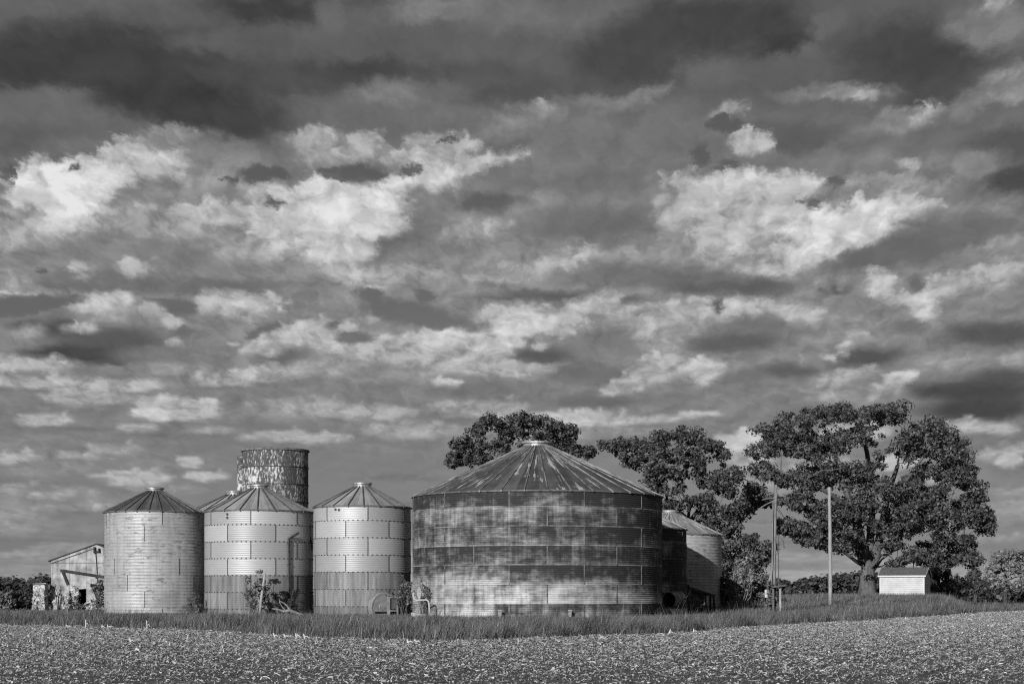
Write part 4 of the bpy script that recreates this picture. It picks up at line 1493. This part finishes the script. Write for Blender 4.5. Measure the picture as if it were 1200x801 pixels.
# ------------------------------------------------------------------ weathered post, fallen branch
D = 110.3
mb = MB()
p0 = P(304, 722, D)
g0 = Vector((p0.x, D, 0))
mb.tube([P(304.3, 722, D) - g0, P(306, 702, D) - g0, P(308, 688, D) - g0, P(310.6, 671, D) - g0], [.10, .095, .085, .07], 8)
mb.tube([P(310.2, 673, D) - g0, P(312, 667, D) - g0], [.04, .02], 6)
o = mb.build('broken_trunk', mat('bleached_wood', plain_fn(.24, .40, 3, .8, 0, (3, 3, .5))), None, g0, True)
tag(o, 'pale bleached broken trunk leaning up out of the leafy sapling', 'dead trunk')
D = 109.6
p0 = P(340, 720, D)
g0 = Vector((p0.x, D, 0))
mb = MB()
mb.tube([P(x, y, D + dy) - g0 for x, y, dy in ((319, 712.8, .4), (326, 713.6, .2), (332, 715.8, 0), (339, 715, 0), (345, 716.5, 0), (352, 719, -.1), (361, 722, -.2))], [.05, .07, .09, .11, .09, .07, .04], 8)
mb.tube([P(x, y, D + dy) - g0 for x, y, dy in ((340.5, 715.3, 0), (337, 710, .1), (332.5, 706, .2), (327, 703.5, .3))], [.08, .06, .05, .02], 7)
mb.tube([P(x, y, D + dy) - g0 for x, y, dy in ((335, 715, 0), (331, 711, .1), (328, 706, .2), (327.5, 701, .3))], [.05, .04, .03, .02], 7)
o = mb.build('fallen_branch', mat('grey_bark', plain_fn(.10, .26, 4, .9)), None, g0, True)
tag(o, 'forked fallen grey branch lying in the grass under the dark pipe', 'branch')

# ------------------------------------------------------------------ trees


def leaf_mat(name, lo, hi, tr=0.12):
    def fn(n):
        r = island(n)
        return {'base': n.ss(r, 0, 1, lo, hi, 'LINEAR'), 'rough': 0.55, 'translucent': tr}
    return mat(name, fn, spec=0.35)


def leaf_cloud(cent, rad, per, size, rng, flat=0.75, droop=0.0):
    """leaves spread through small clumps: cent (n,3), rad (n,)"""
    n = len(cent)
    tot = n * per
    d = rng.normal(0, 1, (tot, 3))
    d /= np.linalg.norm(d, axis=1)[:, None]
    r = rng.random(tot) ** 0.45
    rr = np.repeat(rad, per)
    off = d * (r * rr)[:, None]
    off[:, 2] *= flat
    c = np.repeat(cent, per, 0) + off
    nrm = d * 1.1 + rng.normal(0, .42, (tot, 3)) + np.array([0, 0, .30])
    nrm /= np.linalg.norm(nrm, axis=1)[:, None]
    t = np.cross(nrm, rng.normal(0, 1, (tot, 3)))
    t /= np.linalg.norm(t, axis=1)[:, None] + 1e-9
    b = np.cross(nrm, t)
    s = size * np.clip(rng.lognormal(0, .3, tot), .5, 1.9)
    L, W = (t * (s * .62)[:, None]), (b * (s * .40)[:, None])
    tip = c + L - nrm * (s * .12)[:, None]
    v = np.stack([c - L, c + W * 1.0 - L * .1, tip, c - W * 1.0 - L * .1], 1).reshape(-1, 3)
    return v


def limb_path(a, b, rng, sag=0.12, n=6):
    a, b = np.array(a), np.array(b)
    L = np.linalg.norm(b - a)
    mid = rng.normal(0, .07, 3) * L
    pts = []
    for i in range(n):
        t = i / (n - 1)
        p = a * (1 - t) + b * t
        p = p + mid * math.sin(PI * t) + np.array([0, 0, L * sag]) * math.sin(PI * t)
        if 0 < i < n - 1:
            p = p + rng.normal(0, .018, 3) * L
        pts.append(p)
    return pts


def tree(name, label, cat, d, base_px, trunk_px, trunk_r, lobes, seed, leaf, bark, depth=0.55, leaf_size=.26, per=34, clump=.75, dens=1.0, group=None, gaps=(), limbs=(), sink=0.3, flat=0.75):
    """lobes: (px, py, rx, ry) of the crown masses; each becomes several masses at different depths"""
    rng = np.random.default_rng(seed)
    S = d / F_PX
    bp = P(base_px, HY, d)
    gz = hz(bp.x, d)
    root = thing(name, label, cat, (bp.x, d, gz), 0, group)
    o = np.array([bp.x, d, gz])
    tp = [np.array(P(x, y, d)) - o for x, y in trunk_px]
    tp[0][2] = -sink
    nodes = []                      # (point, radius)
    mb = MB()
    rs = [trunk_r * f for f in np.linspace(1.0, .62, len(tp))]
    rs[0] *= 1.28
    mb.tube([Vector(p) for p in tp], rs, 14)
    for p, r in list(zip(tp, rs))[1:]:
        nodes.append((p, r))
    for lm in limbs:                # limbs the photo shows clearly: [(px,py,dy)...], r0
        pts, r0 = lm
        q_ = [np.array(P(x, y, d + dy)) - o for x, y, dy in pts]
        r_ = [r0 * (1 - .62 * i / (len(q_) - 1)) for i in range(len(q_))]
        # soften corners
        mb.tube([Vector(p) for p in q_], r_, 8)
        nodes += list(zip(q_, r_))[1:]
    xs = np.array([l[0] for l in lobes], float)
    xmid, xhw = (xs.min() + xs.max()) / 2, max((xs.max() - xs.min()) / 2, 1)
    cents, rads, work = [], [], []
    for (lx, ly, rx, ry) in lobes:
        u = (lx - xmid) / xhw
        dmax = depth * xhw * S * math.sqrt(max(.12, 1 - .8 * u * u))
        for kk in range(3):
            dy = (-.75, .75, 0)[kk] * dmax + rng.normal(0, .12) * dmax
            jx, jy = rng.normal(0, .20) * rx, rng.normal(0, .22) * ry
            c = np.array(P(lx + jx, ly + jy, d + dy)) - o
            work.append((c, rx * S, ry * S, dmax * .38))
    work.sort(key=lambda w_: np.linalg.norm(w_[0] - tp[-1]))
    for c, ax, az_, ad in work:
        P_ = np.array([p for p, r in nodes])
        dist = np.linalg.norm(P_ - c, axis=1) + 1.2 * np.maximum(0, P_[:, 2] - c[2])
        rr_ = np.array([r for p, r in nodes])
        i = int(np.argmin(dist - 2.0 * rr_))
        a, ra = nodes[i]
        pts = limb_path(a, c, rng)
        L = np.linalg.norm(c - a)
        r0 = min(ra * .62, .05 + .022 * L)
        r_ = list(np.linspace(r0, max(.03, r0 * .35), len(pts)))
        mb.tube([Vector(p) for p in pts], r_, 6, cap=False)
        nodes += list(zip(pts, r_))[2:]
        n = max(6, int(dens * 3.5 * (ax * az_ * 1.0) ** .82 / (clump ** 1.3)))
        dd = rng.normal(0, 1, (n, 3))
        dd /= np.linalg.norm(dd, axis=1)[:, None]
        rad = (0.35 + .65 * rng.random(n) ** .6)
        rad = (rad * np.where(rng.random(n) < .12, rng.uniform(1.1, 1.45, n), 1.0))[:, None]
        pc = c + dd * rad * np.array([ax, max(ad, ax * .45), az_])
        # leave the gaps of sky open
        if gaps:
            keep = np.ones(n, bool)
            for gx, gy, gr, gry in gaps:
                w_ = pc + o
                X = CX + F_PX * w_[:, 0] / w_[:, 1]
                Y = HY - F_PX * (w_[:, 2] - CAMZ) / w_[:, 1]
                keep &= ((X - gx) / (gr + clump * .5 / S)) ** 2 + ((Y - gy) / (gry + clump * .5 / S)) ** 2 > 1
            pc = pc[keep]
        for p in pc[::2]:
            mb.tube([Vector(c + (p - c) * .1), Vector((c + p) / 2 + rng.normal(0, .08, 3)), Vector(p)], [.035, .025, .012], 4, cap=False)
        cents.append(pc)
        rads.append(clump * rng.uniform(.6, 1.25, len(pc)))
    mb.build('trunk', bark, root, smooth=True)
    cents = np.concatenate(cents)
    rads = np.concatenate(rads)
    v = leaf_cloud(cents, rads, per, leaf_size, rng, flat)
    np_mesh('crown', v, 4, leaf, root)
    return root, len(v) // 4


def bark_fn(n):
    co = objco(n)
    x, y, z = n.xyz(co)
    a = n.noise(n.vec(n.m('MULTIPLY', x, 5.0), n.m('MULTIPLY', y, 5.0), n.m('MULTIPLY', z, 0.8)), 1.4, 6, .7)
    b = n.noise(co, .9, 4, .6)
    return {'base': n.ss(n.m('ADD', n.m('MULTIPLY', a, .6), n.m('MULTIPLY', b, .4)), 0.3, .68, .04, .18), 'rough': .95, 'bump': a, 'bump_s': .9, 'bump_d': .08}


M_bark = mat('bark', bark_fn)
M_bark2 = mat('dark_bark', plain_fn(.03, .10, 3, .95, 0, (3, 3, .6)))
M_leaf = leaf_mat('maple_leaf', .028, .135)
M_leaf2 = leaf_mat('dark_leaf', .025, .12)

BIG = [(904, 506, 20, 12), (926, 494, 18, 9), (952, 488, 20, 10), (985, 484, 22, 10), (1012, 482, 16, 8), (1040, 484, 22, 11), (1064, 506, 12, 9),
       (893, 528, 17, 10), (918, 518, 24, 13), (945, 522, 26, 16), (975, 516, 20, 14), (1008, 510, 22, 14), (1030, 540, 16, 12), (1096, 502, 17, 10), (1112, 516, 17, 13), (1086, 524, 20, 13), (1062, 528, 12, 9),
       (1122, 536, 15, 12), (1134, 561, 12, 7), (1105, 550, 22, 12), (1078, 548, 15, 10), (1010, 560, 28, 17), (975, 548, 22, 14), (948, 556, 26, 13), (912, 560, 20, 9),
       (888, 573, 14, 8), (878, 588, 9, 6), (905, 585, 14, 8), (935, 583, 22, 11), (968, 590, 24, 14), (1000, 592, 24, 14), (1040, 572, 24, 16), (1072, 580, 24, 15), (1104, 590, 24, 13),
       (1136, 592, 16, 9), (1156, 598, 10, 8), (1158, 614, 6, 8), (1124, 610, 18, 10), (1090, 612, 22, 12), (1062, 612, 18, 11), (1032, 614, 18, 10), (985, 618, 22, 9), (955, 612, 20, 9), (938, 628, 10, 6),
       (968, 634, 9, 5), (1108, 630, 20, 10), (1132, 634, 12, 11), (1138, 652, 7, 8), (1098, 650, 15, 13), (1120, 648, 9, 8), (1052, 657, 14, 7), (1068, 650, 7, 4), (1086, 574, 16, 10), (1062, 598, 20, 11), (1050, 620, 16, 9), (1088, 596, 18, 10), (1070, 562, 14, 8), (1016, 638, 12, 6),
       (1072, 510, 14, 10), (1130, 548, 10, 7), (1118, 572, 16, 9), (1142, 578, 10, 6), (900, 548, 14, 8), (985, 477, 10, 5), (1032, 478, 10, 5), (1094, 494, 9, 6), (960, 622, 20, 10), (985, 640, 12, 7), (928, 616, 14, 8), (1042, 638, 12, 6), (1085, 638, 14, 8), (992, 632, 10, 6), (925, 612, 12, 7)]
big, nl = tree('maple_tree', 'biggest tree, a wide dark crown over a thick split trunk beside the shed', 'tree', 163, 1016,
               [(1016, 702), (1016.5, 685), (1017, 668), (1016, 652)], .86, [(x, y + 3, rx * 1.14, ry * 1.08) for x, y, rx, ry in BIG], 5, M_leaf, M_bark, depth=.62, leaf_size=.20, per=56, clump=.68,
               limbs=[([(1013, 660, 0), (1010, 640, 0), (1006, 622, -.5), (1002, 604, -1), (992, 575, -1.5), (975, 545, -2)], .62),
                      ([(1022, 662, 0), (1028, 642, 0), (1032, 624, 1), (1036, 602, 1.5), (1042, 575, 2), (1052, 545, 2)], .50),
                      ([(1018, 655, 0), (1020, 628, 2), (1022, 598, 3), (1021, 565, 3), (1016, 530, 3), (1008, 500, 3)], .44),
                      ([(1010, 661, 0), (1003, 657, -1), (994, 650, -2), (984, 643, -3), (970, 636, -4), (948, 631, -5)], .22),
                      ([(1024, 668, 0), (1033, 655, -1), (1046, 645, -2), (1062, 640, -3), (1080, 645, -4), (1078, 645, -4)], .13),
                      ([(1034, 615, 1), (1050, 590, -2), (1060, 565, -3), (1075, 545, -4), (1092, 520, -4)], .26),
                      ([(1002, 600, -1), (975, 580, -3), (945, 562, -4), (915, 552, -5)], .26)],
               gaps=[(1046, 537, 6, 4), (976, 498, 5, 3), (1088, 565, 6, 4), (1022, 640, 8, 6), (1048, 650, 6, 4), (905, 540, 5, 3), (1120, 575, 6, 4), (1018, 535, 4, 4)])
T2 = [(716, 523, 13, 6), (736, 519, 15, 8), (757, 526, 16, 9), (775, 514, 14, 9), (797, 507, 16, 7), (818, 517, 14, 9), (836, 522, 9, 5), (845, 530, 8, 6),
      (742, 538, 16, 6), (766, 545, 16, 8), (790, 532, 18, 10), (815, 540, 18, 12), (843, 552, 16, 7), (862, 558, 8, 4), (825, 562, 16, 9), (798, 556, 10, 6), (848, 574, 14, 8), (815, 588, 18, 10), (840, 596, 18, 10),
      (790, 596, 12, 9), (860, 606, 14, 9), (868, 590, 8, 5), (828, 614, 20, 10), (855, 626, 18, 9), (878, 634, 12, 8), (838, 640, 20, 11), (868, 652, 18, 10), (892, 652, 9, 9), (845, 664, 18, 9), (880, 668, 16, 8), (858, 680, 16, 8), (903, 640, 6, 6), (772, 572, 10, 8), (790, 574, 8, 6), (800, 590, 10, 8), (780, 592, 8, 6), (768, 556, 12, 7)]
tree('oak_tree', 'dark leafy tree with a forked limb showing, behind the two short bins', 'tree', 150, 812, [(812, 702), (811, 670), (809, 640), (806, 615)], .42, [(x, y, rx * 1.12, ry * 1.12) for x, y, rx, ry in T2], 21, M_leaf2, M_bark2, depth=.5, leaf_size=.19, per=50, clump=.60, dens=.85,
     limbs=[([(806, 618, 0), (795, 605, -1), (784, 590, -1.5), (779, 575, -2), (778, 560, -2)], .17), ([(806, 616, 0), (808, 590, -1), (798, 576, -2), (800, 560, -2), (806, 540, -2)], .15),
            ([(807, 612, 0), (822, 592, 0), (838, 575, 0), (852, 560, 0)], .18)],
     gaps=[(786, 568, 4, 5), (797, 582, 4, 4), (832, 548, 4, 3), (776, 584, 4, 4), (880, 612, 5, 6)])
T1 = [(533, 532, 7, 5), (545, 520, 12, 6), (560, 505, 10, 7), (572, 493, 11, 7), (590, 500, 13, 9), (606, 490, 13, 6), (628, 492, 14, 7), (645, 500, 12, 7), (563, 524, 16, 8), (585, 518, 14, 9), (612, 508, 16, 10), (640, 514, 14, 7),
      (663, 515, 12, 6), (668, 505, 6, 4), (676, 527, 10, 5), (689, 529, 5, 5), (655, 528, 16, 6), (548, 536, 10, 5), (532, 541, 4, 3), (570, 540, 18, 8), (610, 535, 25, 10), (600, 560, 25, 14), (640, 555, 25, 12)]
tree('shade_tree', 'dark tree crown rising behind the cone roof of the widest bin', 'tree', 148, 608, [(608, 705), (608, 670), (607, 630), (606, 590)], .45, T1, 33, M_leaf2, M_bark2, depth=.5, leaf_size=.19, per=50, clump=.58, dens=.9,
     gaps=[(556, 513, 3, 2), (600, 480, 4, 3)])

# shrubs and scrub
M_leafs = leaf_mat('scrub_leaf', .06, .17)
M_leafp = leaf_mat('pale_leaf', .12, .30)
M_leafn = leaf_mat('far_leaf', .035, .085)


def shrub(name, label, cat, d, px, top, hwid, base_py, seed, leaf, n=30, per=26, size=.15, stems=9, stemr=.02, bare=0.0, group=None, bark=None, clump=.28, lean=0.0):
    """many stems fanning out of the ground with leaf clumps along them"""
    rng = np.random.default_rng(seed)
    S = d / F_PX
    x = (px - CX) * S
    gz = hz(x, d)
    root = thing(name, label, cat, (x, d, gz), 0, group)
    H = (CAMZ + (HY - top) * S) - gz
    Wd = hwid * S
    mb = MB()
    tips = []
    for i in range(stems):
        a = rng.uniform(-1, 1)
        b = rng.uniform(-1, 1)
        hh = H * (1 - .45 * abs(a) ** 1.3) * rng.uniform(.62, 1.0)
        e = np.array([a * Wd + lean * hh, b * Wd * .7, hh])
        pts = limb_path((a * Wd * .12, b * Wd * .1, -.12), e, rng, .10, 6)
        mb.tube([Vector(p) for p in pts], list(np.linspace(stemr * 1.3, stemr * .4, 6)), 5, cap=False)
        tips.append(pts)
        for j in range(3):
            k = rng.integers(2, 5)
            q_ = np.array(pts[k]) + rng.normal(0, .22, 3) * np.array([Wd, Wd * .7, H * .5]) + np.array([0, 0, H * .10])
            mb.tube([Vector(pts[k]), Vector((np.array(pts[k]) + q_) / 2 + rng.normal(0, .03, 3)), Vector(q_)], [stemr * .7, stemr * .5, stemr * .3], 4, cap=False)
            tips.append([pts[k], q_, q_, q_, q_, q_])
    mb.build('stem', bark or M_twig, root)
    cs = []
    for i in range(n):
        t = tips[rng.integers(0, len(tips))]
        f = rng.uniform(1.5 if bare < .5 else 2.5, 4.99)
        k = int(f)
        cs.append(np.array(t[k]) * (1 - (f - k)) + np.array(t[min(k + 1, 5)]) * (f - k) + rng.normal(0, .05, 3))
    cs = np.array(cs)
    v = leaf_cloud(cs, clump * rng.uniform(.6, 1.3, n), per, size, rng, .85)
    np_mesh('foliage', v, 4, leaf, root)
    return root


shrub('sapling', 'dark leafy sapling in front of the second bin, around a bleached trunk', 'sapling', 110.6, 300, 664, 15, 720, 2, M_leafs, n=46, per=22, size=.13, stems=10, clump=.26)
shrub('sapling', 'thin branching sapling between the fan housing and the widest bin', 'sapling', 107.5, 473, 671, 16, 722, 8, M_leafs, n=44, per=12, size=.12, stems=11, clump=.26, bare=.3)
shrub('sapling', 'sparse upright sapling against the widest bin behind the white pipe', 'sapling', 101.6, 494, 678, 9, 722, 9, M_leafs, n=24, per=10, size=.10, stems=9, clump=.2, bare=.6)
shrub('brush', 'small dark bush under the dark pipe at the second bin foot', 'bush', 111.2, 341, 689, 6, 716, 12, M_leafn, n=16, per=18, size=.10, stems=6, clump=.2)
shrub('brush', 'low grassy brush at the right foot of the dark rusty left bin', 'bush', 113.5, 228, 697, 8, 722, 13, M_leafs, n=18, per=14, size=.11, stems=7, clump=.2)
shrub('brush', 'weedy brush against the ruined barn wall beside the left bin', 'bush', 137.0, 116, 678, 8, 715, 14, M_leafs, n=34, per=20, size=.15, stems=9, clump=.3)
shrub('brush', 'low weeds at the foot of the barn doorway', 'bush', 137.0, 92, 702, 10, 715, 15, M_leafs, n=16, per=16, size=.14, stems=7, clump=.25)
shrub('bare_sapling', 'thin nearly bare sapling against the left end of the barn gable', 'sapling', 138.2, 69, 676, 9, 712, 16, M_leafs, n=7, per=8, size=.12, stems=5, stemr=.035, clump=.2, bare=.6)
shrub('scrub_bush', 'pale twiggy scrub at the left rear of the overgrown utility pole', 'bush', 128, 868, 655, 22, 705, 17, M_leafp, n=110, per=18, size=.16, stems=20, clump=.38, bark=mat('pale_twig', plain_fn(.16, .30, 5, .9)))
shrub('scrub_bush', 'dark scrub beside the right wall of the short light bin', 'bush', 126, 848, 672, 10, 705, 18, M_leafn, n=60, per=22, size=.16, stems=10, clump=.36)
shrub('scrub_bush', 'mid grey scrub right of the pale twiggy scrub, behind the pole foot', 'bush', 130, 888, 664, 14, 705, 19, M_leafs, n=80, per=22, size=.17, stems=14, clump=.4)
shrub('vine_tangle', 'dark vine tangle swallowing the foot of the utility pole', 'vine', 115.2, 905, 676, 8, 712, 20, M_leafs, n=50, per=18, size=.13, stems=10, clump=.25)
shrub('brush', 'weeds growing over the overturned tank and timber box', 'bush', 110.4, 812, 690, 12, 716, 22, M_leafs, n=20, per=12, size=.11, stems=10, clump=.2, bare=.6)
for k, (px, top, hwid, lab) in enumerate(((8, 690, 14, 'dark bush at the far left edge of the picture'), (30, 686, 15, 'dark bush standing right against the stone pillar'))):
    shrub('hedge_bush', lab, 'bush', 139 + k, px, top, hwid, 712, 40 + k, M_leafn if k else M_leafs, n=130, per=24, size=.2, stems=14, clump=.42, group='bushes left of the stone pillar')

# trees of the right-hand background
bg = [('background_tree', 'pale thin-leaved tree at the right edge behind the field', 236, 1178, [(1178, 700), (1178, 680), (1177, 668)], .26,
       [(1160, 672, 10, 10), (1166, 660, 9, 6), (1178, 652, 12, 6), (1192, 650, 10, 6), (1174, 668, 12, 8), (1190, 666, 12, 8), (1202, 658, 10, 8), (1160, 684, 10, 6), (1180, 684, 14, 7), (1200, 680, 12, 9)], M_leafp, .8),
      ('background_tree', 'dark evergreen-like tree between the pale tree and the grey round bush', 232, 1143, [(1143, 700), (1143, 685), (1143, 678)], .25,
       [(1143, 672, 6, 7), (1140, 682, 9, 8), (1148, 684, 8, 8), (1144, 692, 12, 6)], M_leafn, 1.2),
      ('background_tree', 'dark tree hiding behind the right end of the white shed', 190, 1100, [(1100, 702), (1100, 690), (1100, 680)], .28,
       [(1096, 668, 10, 8), (1106, 674, 10, 8), (1098, 684, 14, 8), (1112, 686, 10, 8), (1090, 690, 10, 7)], M_leafn, 1.2),
      ('background_tree', 'grey round bushy tree right of the white shed', 214, 1120, [(1120, 700), (1120, 690), (1120, 684)], .2,
       [(1116, 682, 9, 6), (1126, 684, 9, 6), (1118, 690, 12, 6), (1130, 692, 8, 5)], M_leafs, 1.1)]
for i, (nm, lab, d, bpx, tr__, r, lobes, lf, dn) in enumerate(bg):
    tree(nm, lab, 'tree', d, bpx, tr__, r, lobes, 60 + i, lf, M_bark2, depth=.8, leaf_size=.26, per=34, clump=.70, dens=dn, group='trees behind the field on the right')


def treeline(name, label, d, prof, seed, leaf, size=.5, clump=1.3):
    """a far wood: its skyline as (px, py) points"""
    rng = np.random.default_rng(seed)
    S = d / F_PX
    px0, px1 = prof[0][0], prof[-1][0]
    n = int((px1 - px0) * 7)
    px = rng.uniform(px0, px1, n)
    dep = d + rng.random(n) * 26
    top = np.interp(px, [p[0] for p in prof], [p[1] for p in prof])
    top = top + np.array([mnoise.noise((p * .12, d * .01, 1.7)) * 4.0 + mnoise.noise((p * .4, 3.3, .2)) * 2.0 for p in px])
    ztop = CAMZ + (HY - top) * S
    x = (px - CX) / F_PX * dep
    g = height(x, dep)
    z = g + np.maximum(ztop - g - clump * .6, .5) * rng.random(n) ** .45
    v = leaf_cloud(np.stack([x, dep, z], 1), clump * rng.uniform(.6, 1.3, n), 20, size, rng, .9)
    o = np_mesh(name, v, 4, leaf)
    return tag(o, label, 'treeline', kind='stuff')


treeline('far_treeline', 'low dark far wood along the horizon behind the poles', 330, [(836, 690), (880, 688), (905, 684), (915, 678), (930, 684), (945, 679), (960, 676), (985, 671), (1005, 669), (1030, 672), (1060, 676), (1090, 678)], 70, M_leafn, .6, 1.5)
treeline('far_treeline', 'dark wood behind the bushes at the left edge', 190, [(-14, 676), (4, 677), (16, 676), (26, 679), (36, 680), (44, 677), (52, 674), (64, 676), (72, 680)], 71, M_leafn, .42, 1.0)
treeline('far_treeline', 'dark hedgerow along the far edge of the right field', 255, [(1080, 690), (1110, 688), (1150, 687), (1215, 684)], 72, M_leafn, .5, 1.2)

make_grass()

# a few stalks still standing at the field edge
M_stalk = mat('corn_stalk', plain_fn(.45, .66, 6, .8))
proto = None
for i, (px, py, top, ln) in enumerate(((100, 736, 725.5, .3), (172, 738, 726.5, -.4), (119, 737, 731, .5), (126, 737, 731, -.2), (81, 735, 731.5, -4), (322, 748, 741, -2.0), (334, 748, 742, -1.5), (347, 748, 741.5, -.6), (357, 749, 742, -1.4),
                                       (479, 754, 749, -2.0), (488, 754, 748.5, -2.4), (1061, 727, 722, .3), (783, 744, 737, 3.0), (812, 742, 736, 1.2), (890, 733, 728, 3.5), (153, 754, 747, -1.6))):
    d = 2 * CAMZ * 1000 / (py - HY)
    b_ = P(px, py, d)
    t_ = P(px + ln, top, d)
    mb = MB()
    gz = hz(b_.x, d)
    h_ = t_.z - b_.z
    lx = t_.x - b_.x
    mb.tube([(0, 0, -.05), (lx * .4 + .01, .02, h_ * .45), (lx, .03, h_)], [.030, .026, .02], 6)
    mb.tube([(lx * .4 + .01, .02, h_ * .45), (lx * .4 + .08, -.03, h_ * .62), (lx * .4 + .15, -.05, h_ * .35)], [.014, .018, .006], 4)
    o = mb.build('corn_stalk', M_stalk, None, (b_.x, d, gz))
    tag(o, 'short dry corn stalk left standing at the edge of the field', 'corn stalk', 'dry stalks along the field edge')
